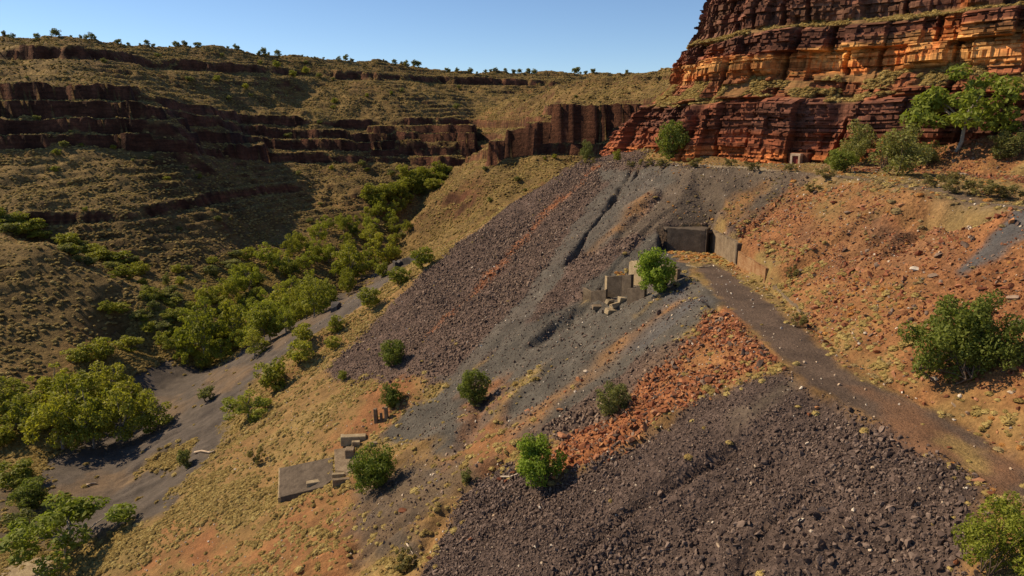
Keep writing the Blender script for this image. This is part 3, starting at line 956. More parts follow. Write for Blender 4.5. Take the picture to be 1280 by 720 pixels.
def hull_stone(name, seed, flat=0.65, n=13, mat=None):
    r = random.Random(seed)
    bm = bmesh.new()
    for _ in range(n):
        v = Vector((r.gauss(0, 1), r.gauss(0, 1), r.gauss(0, 1))).normalized() * r.uniform(0.75, 1.0)
        bm.verts.new((v.x * r.uniform(0.8, 1.1), v.y * 0.8, v.z * flat))
    res = bmesh.ops.convex_hull(bm, input=bm.verts)
    bmesh.ops.delete(bm, geom=[g for g in res['geom_interior'] if isinstance(g, bmesh.types.BMVert)], context='VERTS')
    bmesh.ops.recalc_face_normals(bm, faces=bm.faces)
    me = bpy.data.meshes.new(name)
    bm.to_mesh(me); bm.free()
    for v in me.vertices:
        v.co *= 0.5
    if mat: me.materials.append(mat)
    return me


def tussock(name, seed, mat, blades=50, spread=0.55, up=0.75):
    """a hummock: a solid cushion of packed leaves with loose blades standing off it"""
    r = np.random.default_rng(seed)
    rings, seg = 4, 9
    v, f = [], []
    for i in range(rings):
        e = i / rings * np.pi / 2
        for k in range(seg):
            a = 2 * np.pi * (k + 0.5 * (i % 2)) / seg
            q = r.uniform(0.82, 1.12)
            v.append((np.cos(a) * np.cos(e) * 0.5 * q, np.sin(a) * np.cos(e) * 0.5 * q, np.sin(e) * 0.44 * q - 0.04))
    v.append((0, 0, 0.42))
    for i in range(rings - 1):
        for k in range(seg):
            p, q = i * seg + k, i * seg + (k + 1) % seg
            f.append((p, q, q + seg, p + seg))
    top = len(v) - 1
    for k in range(seg):
        f.append(((rings - 1) * seg + k, (rings - 1) * seg + (k + 1) % seg, top, top))
    v = np.array(v); nv = len(v)
    az = r.uniform(0, 2 * np.pi, blades)
    el = np.arccos(r.uniform(0.05, 1, blades))
    d = np.stack([np.cos(az) * np.sin(el) * 0.5, np.sin(az) * np.sin(el) * 0.5, np.cos(el) * 0.42], -1)
    tip = d * r.uniform(1.12, 1.4, blades)[:, None]
    side = np.stack([-np.sin(az), np.cos(az), r.normal(0, .3, blades)], -1)
    w = r.uniform(0.05, 0.10, blades)[:, None]
    bv = np.stack([d * 0.8 - side * w, d * 0.8 + side * w, tip], 1).reshape(-1, 3)
    tri = [x[:3] if x[2] == x[3] else None for x in f]
    F = []
    for x in f:
        F.append(x[:3])
        if x[2] != x[3]: F.append((x[0], x[2], x[3]))
    F = np.array(F + [(nv + 3 * i, nv + 3 * i + 1, nv + 3 * i + 2) for i in range(blades)])
    me = mesh_np(name, np.concatenate([v, bv]), F)
    set_attr(me, 'leaf_tint', np.concatenate([r.uniform(0.2, 0.8, nv), np.repeat(r.uniform(0.2, 1, blades), 3)]))
    me.materials.append(mat)
    return me


def scatter(name, pts, scl, rot, meshes, kind='stuff'):
    """points with their own size and turn, each carrying one of the given shapes"""
    col = bpy.data.collections.new(name + '_shapes')
    for i, me in enumerate(meshes):
        col.objects.link(bpy.data.objects.new('%s_shape_%02d' % (name, i), me))
    n = len(pts)
    me = bpy.data.meshes.new(name)
    me.vertices.add(n); me.vertices.foreach_set('co', np.asarray(pts, np.float32).ravel())
    set_attr(me, 'rot', rot, 'FLOAT_VECTOR'); set_attr(me, 'scl', scl, 'FLOAT_VECTOR')
    set_attr(me, 'pick', rng.integers(0, len(meshes), n), 'INT')
    o = link(name, me)
    g = bpy.data.node_groups.new(name, 'GeometryNodeTree')
    g.interface.new_socket('Geometry', in_out='INPUT', socket_type='NodeSocketGeometry')
    g.interface.new_socket('Geometry', in_out='OUTPUT', socket_type='NodeSocketGeometry')
    gi, go = g.nodes.new('NodeGroupInput'), g.nodes.new('NodeGroupOutput')
    ci = g.nodes.new('GeometryNodeCollectionInfo')
    ci.inputs[0].default_value = col
    ci.inputs['Separate Children'].default_value = True
    ci.inputs['Reset Children'].default_value = True
    ip = g.nodes.new('GeometryNodeInstanceOnPoints')
    ip.inputs['Pick Instance'].default_value = True
    def na(nm, ty):
        a = g.nodes.new('GeometryNodeInputNamedAttribute'); a.data_type = ty; a.inputs[0].default_value = nm
        return [s for s in a.outputs if s.enabled and s.name == 'Attribute'][0]
    L = g.links.new
    L(gi.outputs[0], ip.inputs['Points']); L(ci.outputs[0], ip.inputs['Instance'])
    L(na('pick', 'INT'), ip.inputs['Instance Index'])
    L(na('rot', 'FLOAT_VECTOR'), ip.inputs['Rotation']); L(na('scl', 'FLOAT_VECTOR'), ip.inputs['Scale'])
    L(ip.outputs[0], go.inputs[0])
    md = o.modifiers.new('scatter', 'NODES'); md.node_group = g
    o['kind'] = kind
    return o


def in_view(x, y, z, margin=60):
    zc = y * cp - (z - CAMZ) * sp
    yc = y * sp + (z - CAMZ) * cp
    px = 640 + FPX * x / np.maximum(zc, 1); py = 360 - FPX * yc / np.maximum(zc, 1)
    return (zc > 5) & (px > -margin) & (px < 1280 + margin) & (py > -margin) & (py < 720 + margin)


def soil_at(x, y):
    g = NEAR
    c = np.stack([bilerp(x, y, g[0], g[1], g[2], NEARCOL[..., k]) for k in range(3)], -1)
    h = FAR
    d = np.stack([bilerp(x, y, h[0], h[1], h[2], FARCOL[..., k]) for k in range(3)], -1)
    m = (x > -112) & (x < 118) & (y > 16) & (y < 262)
    return np.where(m[:, None], c, d)


def slope_at(x, y):
    e = 1.2
    gx = (ground(x + e, y) - ground(x - e, y)) / (2 * e); gy = (ground(x, y + e) - ground(x, y - e)) / (2 * e)
    return gx, gy


def zone_at(x, y, fuzz=0.7):
    """which soil a spot lies on, with a ragged border"""
    x, y = x + rng.normal(0, fuzz, len(x)), y + rng.normal(0, fuzz, len(x))
    g = NEAR
    i = np.clip(((y - g[1]) / g[2] + 0.5).astype(int), 0, NEARZ.shape[0] - 1); j = np.clip(((x - g[0]) / g[2] + 0.5).astype(int), 0, NEARZ.shape[1] - 1)
    h = FAR
    k = np.clip(((y - h[1]) / h[2] + 0.5).astype(int), 0, FARZ.shape[0] - 1); l = np.clip(((x - h[0]) / h[2] + 0.5).astype(int), 0, FARZ.shape[1] - 1)
    m = (x > -112) & (x < 118) & (y > 16) & (y < 262)
    return np.where(m, NEARZ[i, j], FARZ[k, l])


def on(z, *names):
    return np.isin(z, [ZKEYS.index(n) for n in names])


def sample(n, x0, x1, y0, y1):
    x, y = rng.uniform(x0, x1, n), rng.uniform(y0, y1, n)
    z = ground(x, y)
    m = in_view(x, y, z)
    return x[m], y[m], z[m]


def stones(name, x, y, z, size, mats, flat=(0.55, 0.85), sink=0.15, tilt=3.0):
    n = len(x)
    ms = [hull_stone('%s_%d' % (name, i), hash(name) % 1000 + i if False else len(name) * 31 + i, rng.uniform(*flat), 12 + i % 4, mats[i % len(mats)]) for i in range(8)]
    rot = np.stack([rng.normal(0, tilt, n), rng.normal(0, tilt, n), rng.uniform(0, 6.28, n)], -1)
    s3 = size[:, None] * rng.uniform(0.75, 1.3, (n, 3))
    return scatter(name, np.stack([x, y, z + size * (0.5 - 0.5 * sink) * 0.35], -1), s3, rot, ms)


# crushed dark rock on the tip below the road
x, y, z = sample(330000, -30, 45, 18, 85)
m = on(zone_at(x, y, 0.5), 'rubble') & ~inside(x, y, ROAD)
x, y, z = x[m][:62000], y[m][:62000], z[m][:62000]
RUB = (x, y, z)
stones('rubble', x, y, z, np.clip(rng.lognormal(-1.72, 0.48, len(x)) * (0.85 + 0.5 * np.clip(fbm(x, y, 6, 3, 208) + sstep(24, 0, x) - 0.5, -0.5, 0.8)), 0.06, 0.6), [M['dark_stone']])
# plum coloured stones on the big dump
x, y, z = sample(260000, -50, 48, 60, 190)
m = on(zone_at(x, y), 'coarse') & ~inside(x, y, TERRACE)
x, y, z = x[m][:56000], y[m][:56000], z[m][:56000]
stones('dump_rubble', x, y, z, np.clip(rng.lognormal(-1.4, 0.5, len(x)) * (0.9 + 0.5 * np.clip(fbm(x, y, 9, 3, 209), -0.6, 0.8)), 0.1, 0.9), [M['plum_stone']])
# scattered grit on the fines
x, y, z = sample(120000, -55, 48, 40, 190)
m = on(zone_at(x, y, 1.5), 'fines', 'brownfines', 'slate', 'rust') & (x < 45)
m &= ~inside(x, y, TERRACE)
x, y, z = x[m][:12000], y[m][:12000], z[m][:12000]
stones('grit', x, y, z, np.clip(rng.lognormal(-1.75, 0.5, len(x)), 0.08, 0.6), [M['dark_stone'], M['plum_stone']])
# orange rock spill
x, y, z = sample(200000, -25, 40, 40, 190)
zz = zone_at(x, y, 0.6)
m = (on(zz, 'orange') | (on(zz, 'rust') & (rng.uniform(0, 1, len(x)) < 0.12))) & (x < 28) & ((y < 95) | (rng.uniform(0, 1, len(x)) < 0.35)) & ~inside(x, y, TERRACE)
x, y, z = x[m][:11000], y[m][:11000], z[m][:11000]
stones('orange_rubble', x, y, z, np.clip(rng.lognormal(-1.15, 0.5, len(x)), 0.12, 0.95), [M['orange_stone'], M['red_stone'], M['orange_stone'], M['plum_stone']], (0.35, 0.7), 0.2, 0.5)
# red scree beside the road and under the cliff
x, y, z = sample(220000, 25, 118, 25, 150)
zz = zone_at(x, y, 1.0)
m = (on(zz, 'red') | (on(zz, 'rust', 'brownfines') & (x > 34) & (y < 97))) & ~inside(x, y, ROAD)
k = rng.uniform(0, 1, len(x)) < 0.25 + 0.75 * sstep(-0.3, 0.5, fbm(x, y, 9, 3, 203))
m &= k
x, y, z = x[m][:22000], y[m][:22000], z[m][:22000]
stones('scree', x, y, z, np.clip(rng.lognormal(-1.6, 0.6, len(x)), 0.08, 1.1), [M['red_stone'], M['orange_stone'], M['red_stone'], M['plum_stone']], (0.3, 0.7), 0.2, 0.5)
# pale chips
x, y, z = sample(5200, -55, 60, 25, 180)
m = rng.uniform(0, 1, len(x)) < 0.9
stones('pale_chips', x[m], y[m], z[m], np.clip(rng.lognormal(-1.45, 0.4, m.sum()), 0.1, 0.5), [M['pale_stone']], (0.4, 0.8), 0.2, 0.6)


def tufts(name, x, y, z, size, mats, blades=40, per=3):
    n = len(x)
    ms = [tussock('%s_%d' % (name, i), 40 + i, mats[i % len(mats)], blades) for i in range(per * len(mats))]
    rot = np.stack([rng.normal(0, .12, n), rng.normal(0, .12, n), rng.uniform(0, 6.28, n)], -1)
    s3 = size[:, None] * np.stack([rng.uniform(.9, 1.25, n), rng.uniform(.9, 1.25, n), rng.uniform(.65, 1.05, n)], -1)
    return scatter(name, np.stack([x, y, z - 0.03], -1), s3, rot, ms)


# spinifex on the straw slope and the verges
x, y, z = sample(330000, -110, 36, 25, 260)
zz = zone_at(x, y, 1.0)
gx, gy = slope_at(x, y)
dens = np.full(len(x), 0.003)
dens[zz == -1] = 1.0
dens[on(zz, 'straw', 'olive')] = 1.0
dens[on(zz, 'red')] = 0.28
dens[on(zz, 'rust')] = 0.12
dens[on(zz, 'brownfines') & (x < 12) & (y < 90)] = 0.12
dens *= 0.25 + 0.75 * sstep(-0.5, 0.3, fbm(x, y, 7, 3, 204))
dens *= np.where(x > -60, 0.12 + 0.88 * sstep(-0.25, 0.25, -fbm(x * 0.3, y, 3.5, 4, 67) + 0.25), 1)
dens[inside(x, y, TERRACE)] *= 0.15
m = (rng.uniform(0, 1, len(x)) < dens) & (np.hypot(gx, gy) < 1.3)
x, y, z = x[m][:90000], y[m][:90000], z[m][:90000]
far = x < -58
tufts('spinifex', x[~far], y[~far], z[~far], np.clip(rng.lognormal(-0.85, 0.38, (~far).sum()), 0.16, 1.0), [M['tuft_straw'], M['tuft_straw'], M['tuft_olive']])
tufts('valley_grass', x[far], y[far], z[far], rng.uniform(0.45, 1.15, far.sum()), [M['tuft_olive'], M['tuft_straw'], M['tuft_olive']])
# verge grass on the slope above the road and along the bench
x, y, z = sample(120000, 26, 118, 25, 175)
zz = zone_at(x, y, 1.0)
gx, gy = slope_at(x, y)
dens = np.where(on(zz, 'straw', 'olive') | (zz == -1), 0.8, np.where(on(zz, 'rust'), 0.3, np.where(on(zz, 'red', 'brownfines'), 0.12, 0.0))) * (0.3 + 0.7 * sstep(-0.3, 0.5, fbm(x, y, 8, 3, 205)))
m = (rng.uniform(0, 1, len(x)) < dens) & (np.hypot(gx, gy) < 1.2) & ~inside(x, y, ROAD)
x, y, z = x[m][:42000], y[m][:42000], z[m][:42000]
crest = (x > 43) & (x < 52) & (y < 112)
tufts('verge_grass', x, y, z, np.clip(rng.lognormal(-1.3, 0.42, len(x)), 0.1, 0.65) * np.where(crest, 1.6, 1.0), [M['tuft_dull'], M['tuft_straw'], M['tuft_dull'], M['tuft_rust'], M['tuft_dull']], 40, 2)
# the dry orange grass in front of the loading wall
w = hits([(840, 316), (852, 317), (864, 320), (876, 321), (846, 322), (858, 324), (872, 326), (889, 318), (895, 323), (902, 326), (908, 330), (884, 322), (915, 333), (776, 345), (780, 342), (773, 347)])
px = np.repeat(w, 7, 0) + rng.normal(0, .45, (len(w) * 7, 3)) * np.array([1, 1, 0])
tufts('dry_grass', px[:, 0], px[:, 1], ground(px[:, 0], px[:, 1]), rng.uniform(0.4, 0.9, len(px)), [M['tuft_rust'], M['tuft_rust'], M['tuft_straw']], 40, 1)
# hummock grass of the far hills
x, y, z = sample(420000, -420, 225, 120, 780)
m0 = ~((x > -109) & (x < 115) & (y > 19) & (y < 259))
x, y, z = x[m0], y[m0], z[m0]
gx, gy = slope_at(x, y)
m = (np.hypot(gx, gy) < 1.4) & ~on(zone_at(x, y, 1.5), 'tail') & (rng.uniform(0, 1, len(x)) < 0.35 + 0.65 * sstep(-0.4, 0.3, fbm(x, y, 16, 3, 206)))
x, y, z = x[m][:170000], y[m][:170000], z[m][:170000]
tufts('hill_spinifex', x, y, z, rng.uniform(0.55, 1.35, len(x)), [M['tuft_olive'], M['tuft_olive'], M['tuft_straw']], 20, 2)
# hummocks on the ledges of the cliff
flat = CHARD < 0.35
zi = CROWZ[None, :] + 0 * CV[..., 0]
ok = flat & (zi > 73.5) & (zi < 119)
ii = np.argwhere(ok)
sel = ii[rng.integers(0, len(ii), 17000)]
P = CV[sel[:, 0], sel[:, 1]]
kk = fbm(P[:, 0], P[:, 1], 7, 3, 207) > -0.45
P = P[kk]
tufts('ledge_grass', P[:, 0], P[:, 1], P[:, 2], rng.uniform(0.4, 1.2, len(P)), [M['tuft_straw'], M['tuft_olive'], M['tuft_straw']], 40, 2)
# ------------------------------------------------------------------ trees and shrubs
def crown_mesh(name, seed, n, leaf, mat, clumps=20, z0=0.08, shell=(0.25, 0.42), cr=(0.10, 0.2), droop=0.0, spiky=0.0):
    """leaves gathered in clumps through a unit crown (width 1, height 1)"""
    r = np.random.default_rng(seed)
    cen = []
    while len(cen) < clumps:
        d = r.normal(size=3); d /= np.linalg.norm(d)
        rad = shell[1] * (shell[0] / shell[1] * 0.35 + (1 - shell[0] / shell[1] * 0.35) * r.uniform() ** 0.55)
        p = d * rad
        p[2] = z0 + (1 - z0) * (0.5 + p[2] * 1.08)
        if p[2] < z0 + 0.06: continue
        cen.append(p)
    cen = np.array(cen)
    rr = r.uniform(*cr, clumps)
    wgt = rr ** 2; wgt /= wgt.sum()
    ci = r.choice(clumps, n, p=wgt)
    d = r.normal(size=(n, 3)); d /= np.linalg.norm(d, axis=1)[:, None]
    q = r.uniform(0.35, 1.0, n) ** 0.5
    P = cen[ci] + d * (rr[ci] * q)[:, None] * np.array([1, 1, 0.8 + spiky])
    P[:, 2] -= droop * np.hypot(P[:, 0], P[:, 1])
    P[:, 2] = np.maximum(P[:, 2], 0.015)
    nrm = d * 0.7 + r.normal(size=(n, 3)) * 0.6 + np.array([0, 0, 0.25])
    nrm /= np.linalg.norm(nrm, axis=1)[:, None]
    a = np.cross(nrm, r.normal(size=(n, 3))); a /= np.linalg.norm(a, axis=1)[:, None]
    b = np.cross(nrm, a)
    L = leaf * r.uniform(0.6, 1.3, n)[:, None]
    v = np.stack([P - a * L, P + b * L * 0.45, P + a * L, P - b * L * 0.45], 1).reshape(-1, 3)
    me = mesh_np(name, v, np.arange(n * 4).reshape(-1, 4))
    tint = np.clip(0.25 + 0.5 * r.uniform(0, 1, n) + 0.35 * (r.uniform(0, 1, clumps)[ci] - 0.4), 0, 1)
    set_attr(me, 'leaf_tint', np.repeat(tint, 4))
    me.materials.append(mat)
    return me, cen


def trunk_mesh(name, seed, cen, mat, rad=0.035, fork=0.3, stems=1, nb=8):
    r = random.Random(seed)
    vs, fs = [], []
    def tube(p, q, r0, r1, seg=5, bend=0.03):
        p, q = Vector(p), Vector(q)
        m = (p + q) / 2 + Vector((r.uniform(-bend, bend), r.uniform(-bend, bend), r.uniform(-bend, bend)))
        pts = [p, p.lerp(m, .6), m, m.lerp(q, .6), q]
        b0 = len(vs)
        for i, c in enumerate(pts):
            d = (pts[min(i + 1, 4)] - pts[max(i - 1, 0)]).normalized()
            u = d.orthogonal().normalized(); w = d.cross(u)
            rad_ = r0 + (r1 - r0) * i / 4
            for k in range(seg):
                an = k * 2 * math.pi / seg
                vs.append(c + (u * math.cos(an) + w * math.sin(an)) * rad_)
        for i in range(4):
            for k in range(seg):
                a, b = b0 + i * seg + k, b0 + i * seg + (k + 1) % seg
                fs.append((a, b, b + seg, a + seg))
    order = list(range(len(cen))); r.shuffle(order)
    for s in range(stems):
        an = r.uniform(0, 6.28)
        f = Vector((0.06 * math.cos(an) * stems, 0.06 * math.sin(an) * stems, fork * r.uniform(.85, 1.1)))
        tube((0.01 * s, 0, -0.06), f, rad, rad * 0.72)
        for i in order[s::stems][:nb]:
            c = Vector(cen[i])
            mid = f.lerp(c, 0.5) + Vector((0, 0, 0.02))
            tube(f, mid, rad * 0.6, rad * 0.38)
            tube(mid, c, rad * 0.38, rad * 0.12)
    me = mesh_np(name, [tuple(v) for v in vs], fs, True)
    me.materials.append(mat)
    return me


KINDS = {}
def kind(key, leafmat, barkmat, n, leaf, nvar, **kw):
    tk = {k: kw.pop(k) for k in ('rad', 'fork', 'stems', 'nb') if k in kw}
    L = []
    for i in range(nvar):
        cm_, cen = crown_mesh('%s_crown_%d' % (key, i), hash2(np.array([len(key) * 7]), np.array([i]), 3)[0] * 1e6 // 1 if False else len(key) * 100 + i + ord(key[0]) * 7, n, leaf, M[leafmat], **kw)
        L.append((cm_, trunk_mesh('%s_trunk_%d' % (key, i), i + 9, cen, M[barkmat], **tk)))
    KINDS[key] = L


kind('bush_bright', 'leaf_bright', 'bark_dark', 6500, 0.030, 2, clumps=60, z0=0.0, shell=(0.28, 0.44), cr=(0.08, 0.16), rad=0.02, fork=0.2, stems=3)
kind('bush_dark', 'leaf_dark', 'bark_dark', 5500, 0.032, 3, clumps=56, z0=0.0, shell=(0.25, 0.42), cr=(0.09, 0.18), rad=0.02, fork=0.2, stems=3)
kind('bush_mid', 'leaf_mid', 'bark_dark', 7000, 0.026, 1, clumps=80, z0=0.0, shell=(0.25, 0.42), cr=(0.08, 0.15), rad=0.02, fork=0.2, stems=3)
kind('acacia', 'leaf_dark', 'bark_dark', 8000, 0.024, 2, clumps=70, z0=0.0, shell=(0.2, 0.46), cr=(0.05, 0.14), spiky=0.5, rad=0.014, fork=0.15, stems=5, nb=6)
kind('feathery', 'leaf_lime', 'bark_dark', 9000, 0.022, 1, clumps=50, z0=0.0, shell=(0.2, 0.47), cr=(0.05, 0.12), spiky=0.8, rad=0.012, fork=0.15, stems=5, nb=6)
kind('grey_shrub', 'leaf_grey', 'bark_dark', 4200, 0.028, 3, clumps=46, z0=0.0, shell=(0.22, 0.45), cr=(0.07, 0.15), spiky=0.4, rad=0.014, fork=0.15, stems=4, nb=5)
kind('gum', 'leaf_gum', 'bark_white', 2900, 0.031, 6, clumps=34, z0=0.12, shell=(0.2, 0.47), cr=(0.06, 0.15), droop=0.12, rad=0.026, fork=0.32, nb=9)
kind('gum_lime', 'leaf_lime', 'bark_white', 2900, 0.031, 4, clumps=32, z0=0.12, shell=(0.2, 0.47), cr=(0.06, 0.15), droop=0.12, rad=0.026, fork=0.32, nb=9)
kind('gum_open', 'leaf_mid', 'bark_white', 3400, 0.030, 2, clumps=26, z0=0.10, shell=(0.25, 0.46), cr=(0.08, 0.16), droop=0.1, rad=0.022, fork=0.3, nb=10)
kind('low_scrub', 'leaf_gum', 'bark_dark', 1300, 0.055, 3, clumps=24, z0=0.0, shell=(0.2, 0.42), cr=(0.1, 0.22), rad=0.02, fork=0.2, stems=2, nb=4)
kind('grey_scrub', 'leaf_grey', 'bark_dark', 1300, 0.055, 3, clumps=24, z0=0.0, shell=(0.2, 0.42), cr=(0.1, 0.22), rad=0.02, fork=0.2, stems=2, nb=4)
kind('dry_bush', 'leaf_dry', 'bark_dark', 1500, 0.040, 2, clumps=18, z0=0.0, shell=(0.2, 0.45), cr=(0.06, 0.14), spiky=0.4, rad=0.012, fork=0.15, stems=4, nb=5)
PLANTN = 0


def plant(name, key, pos, w, h, label, cat, group=None, sink=0.02):
    global PLANTN
    PLANTN += 1
    cm_, tm = KINDS[key][PLANTN % len(KINDS[key])]
    e = empty(name, (pos[0], pos[1], pos[2] - sink * h), random.uniform(0, 6.28))
    e.scale = (w, w * random.uniform(.92, 1.06), h)
    link('crown', cm_, None, e); link('trunk', tm, None, e)
    return tag(e, label, cat, group)


def plant_px(name, key, px, py, wpx, hpx, label, cat, group=None, push=0.0):
    p = hit(px, py)
    t = math.sqrt(p[0] ** 2 + p[1] ** 2 + (p[2] - CAMZ) ** 2)
    s = p[1] * cp - (p[2] - CAMZ) * sp
    k = s / FPX
    return plant(name, key, p, wpx * k, hpx * k * 1.02, label, cat, group)


for a in [
    ('shrub', 'bush_bright', 677, 606, 68, 68, 'bright green rounded shrub on dark rubble at the foot of the orange rock spill', 'shrub'),
    ('shrub', 'bush_mid', 469, 612, 66, 64, 'round green bush casting a dark shadow beside the broken concrete foundations', 'shrub'),
    ('shrub', 'bush_dark', 593, 503, 42, 46, 'dark green bush on the grey fines above a red gully', 'shrub'),
    ('shrub', 'bush_dark', 490, 508, 32, 32, 'small dark bush beside two upright concrete piers', 'shrub'),
    ('shrub', 'bush_dark', 491, 458, 35, 36, 'dark bush at the toe of the plum coloured stone dump', 'shrub'),
    ('shrub', 'grey_shrub', 766, 520, 54, 46, 'olive shrub growing at the upper edge of the orange rock spill', 'shrub'),
    ('tree', 'bush_bright', 822, 366, 56, 60, 'leafy green tree growing out of the ruined concrete hopper', 'tree'),
    ('shrub', 'bush_dark', 841, 201, 44, 52, 'dense dark round bush standing against the red cliff at the bench', 'shrub'),
    ('tree', 'acacia', 1180, 476, 100, 108, 'large green acacia on the red scree above the dirt road', 'tree'),
    ('tree', 'acacia', 1232, 462, 84, 90, 'dark green acacia crowding behind the largest acacia on the scree', 'tree'),
    ('shrub', 'feathery', 1252, 722, 112, 102, 'feathery light green shrub at the edge of the rubble tip by the road', 'shrub'),
    ('tree', 'gum_open', 1192, 190, 130, 112, 'spreading snappy gum with a pale leaning trunk in front of the cliff', 'tree'),
    ('shrub', 'grey_shrub', 1122, 219, 84, 58, 'large grey green thicket beside the bench track', 'shrub'),
    ('shrub', 'bush_dark', 1051, 215, 42, 30, 'low green bush by the bench track near the small cliff door', 'shrub'),
    ('shrub', 'grey_shrub', 1258, 198, 52, 36, 'grey green shrub on the scree under the cliff foot', 'shrub'),
    ('shrub', 'grey_shrub', 1070, 207, 54, 52, 'thin grey shrub growing against the dark cliff blocks', 'shrub'),
    ('shrub', 'grey_shrub', 1152, 208, 50, 34, 'dull green shrub under the spreading gum', 'shrub'),
    ('shrub', 'dry_bush', 998, 409, 28, 20, 'small olive bush at the end of the low kerb wall', 'shrub'),
    ('shrub', 'grey_shrub', 733, 201, 22, 24, 'grey shrub at the far end of the bench', 'shrub'),
    ('shrub', 'low_scrub', 771, 201, 12, 14, 'little green bush on the slope at the cliff nose', 'shrub'),
    ('shrub', 'low_scrub', 462, 384, 34, 28, 'light green sapling where the dump meets the creek bank', 'shrub'),
    ('shrub', 'low_scrub', 376, 456, 42, 32, 'lime green bush, higher of the pair above the creek bank', 'shrub'),
    ('shrub', 'low_scrub', 342, 486, 46, 40, 'lime green bush, lower of the pair above the creek bank', 'shrub'),
    ('tree', 'gum_lime', 312, 524, 62, 38, 'spreading light green small tree on the straw slope', 'tree'),
    ('shrub', 'low_scrub', 428, 476, 18, 13, 'tiny green bush at the lowest corner of the stone dump', 'shrub'),
    ('shrub', 'low_scrub', 421, 414, 24, 22, 'green bush on pale ground at the left flank of the dump' .replace('left flank', 'creek side'), 'shrub'),
    ('shrub', 'low_scrub', 417, 436, 22, 18, 'dark lime bush just above pale bare ground by the dump', 'shrub'),
    ('shrub', 'low_scrub', 381, 430, 34, 26, 'bushy green shrub on the bank between creek bed and slope', 'shrub'),
    ('shrub', 'grey_scrub', 258, 502, 24, 22, 'grey green sapling standing alone in the dark creek bed', 'shrub'),
    ('shrub', 'grey_scrub', 233, 584, 22, 26, 'thin green sapling beside a white log in the creek bed', 'shrub'),
    ('shrub', 'low_scrub', 256, 462, 24, 22, 'small bush at the mouth of the grove on the tailings', 'shrub'),
    ('tree', 'gum_open', 88, 698, 136, 92, 'olive green gum leaning over the dark flat near the pale slab', 'tree'),
    ('shrub', 'low_scrub', 18, 606, 60, 34, 'spreading green shrub on the brown bank under the big gums', 'shrub'),
    ('shrub', 'bush_dark', 40, 634, 44, 40, 'dark green bush in the shade beside the dark flat', 'shrub'),
    ('shrub', 'grey_scrub', 30, 662, 40, 32, 'dark low bush behind the olive green gum', 'shrub'),
    ('shrub', 'dry_bush', 505, 716, 36, 34, 'olive bush in the gully at the edge of the rubble tip', 'shrub'),
    ('shrub', 'grey_scrub', 582, 604, 18, 20, 'small dark twiggy bush where rubble tip and grass meet', 'shrub'),
    ('shrub', 'dry_bush', 322, 580, 28, 26, 'bare twiggy bush on the straw slope', 'shrub'),
    ('shrub', 'low_scrub', 500, 355, 30, 24, 'green bush by the dump edge, second down from the black bank', 'shrub'),
    ('shrub', 'low_scrub', 530, 335, 34, 26, 'green bush by the dump edge next to the black bank', 'shrub'),
    ('shrub', 'low_scrub', 478, 345, 22, 18, 'green bush on the creek side of the dump edge bushes', 'shrub'),
    ('shrub', 'dry_bush', 990, 348, 22, 16, 'grey dead bush beside the end of the retaining wall', 'shrub'),
]:
    plant_px(*a)

# bushes along the bench track
for (px, py, wd) in [(738, 204, 16), (790, 207, 14), (808, 206, 18), (830, 208, 20), (868, 207, 22), (912, 206, 18), (940, 211, 20), (985, 212, 18), (1032, 222, 24), (1165, 232, 30), (1195, 240, 34), (1228, 244, 36), (1258, 246, 32), (1190, 224, 22), (1015, 238, 18)]:
    plant_px('low_bush', 'dry_bush', px, py + 2, wd * 1.2, wd * 0.62, 'low olive bush along the edge of the bench track', 'bush', 'bushes lining the bench track')

# the grove along the creek
GROVE = W([(228, 456), (300, 446), (352, 420), (400, 392), (440, 358), (490, 326), (512, 308), (516, 280), (520, 262), (470, 266), (420, 285), (360, 315), (300, 350), (250, 385), (215, 425)])
placed = []
gx_ = [p[0] for p in GROVE]; gy_ = [p[1] for p in GROVE]
tries = 0
while len(placed) < 74 and tries < 4000:
    tries += 1
    x, y = rng.uniform(min(gx_), max(gx_)), rng.uniform(min(gy_), max(gy_))
    if not inside(np.array([x]), np.array([y]), GROVE)[0]: continue
    if any((x - a) ** 2 + (y - b) ** 2 < 5.2 ** 2 for a, b in placed): continue
    placed.append((x, y))
    h = rng.uniform(7.0, 11.5)
    plant('gum_tree', 'gum' if rng.uniform() < 0.6 else 'gum_lime', (x, y, float(ground(x, y))), h * rng.uniform(.75, 1.0), h, 'green gum tree in the dense grove along the creek bed', 'tree', 'gum grove along the creek')
for (px, py, w, h) in [(256, 458, 64, 84), (290, 436, 60, 66), (330, 430, 54, 58), (318, 446, 40, 36), (222, 440, 36, 30), (394, 388, 56, 52), (438, 350, 50, 46), (480, 330, 44, 42), (360, 405, 56, 54)]:
    plant_px('gum_tree', 'gum', px, py, w, h, 'tall gum at the front edge of the grove beside the tailings', 'tree', 'front gums of the grove')
for (px, py, w, h) in [(45, 548, 70, 62), (80, 562, 80, 88), (118, 560, 78, 92), (155, 552, 72, 72), (188, 540, 60, 56), (100, 525, 76, 74), (135, 508, 66, 58), (20, 530, 70, 54), (66, 505, 66, 50), (8, 505, 56, 40), (150, 520, 60, 50), (36, 580, 0, 0)]:
    if w: plant_px('gum_tree', 'gum', px, py, w, h, 'big green gum in the clump on the bank below the grassy hill', 'tree', 'gum clump below the grassy hill')
for (px, py, w, h) in [(0, 560, 44, 34), (160, 440, 34, 22), (130, 448, 40, 26), (100, 452, 40, 22), (205, 430, 24, 18), (170, 500, 26, 20)]:
    plant_px('scrub', 'low_scrub', px, py, w, h, 'green scrub at the foot of the grassy hill', 'scrub', 'scrub round the grassy hill')

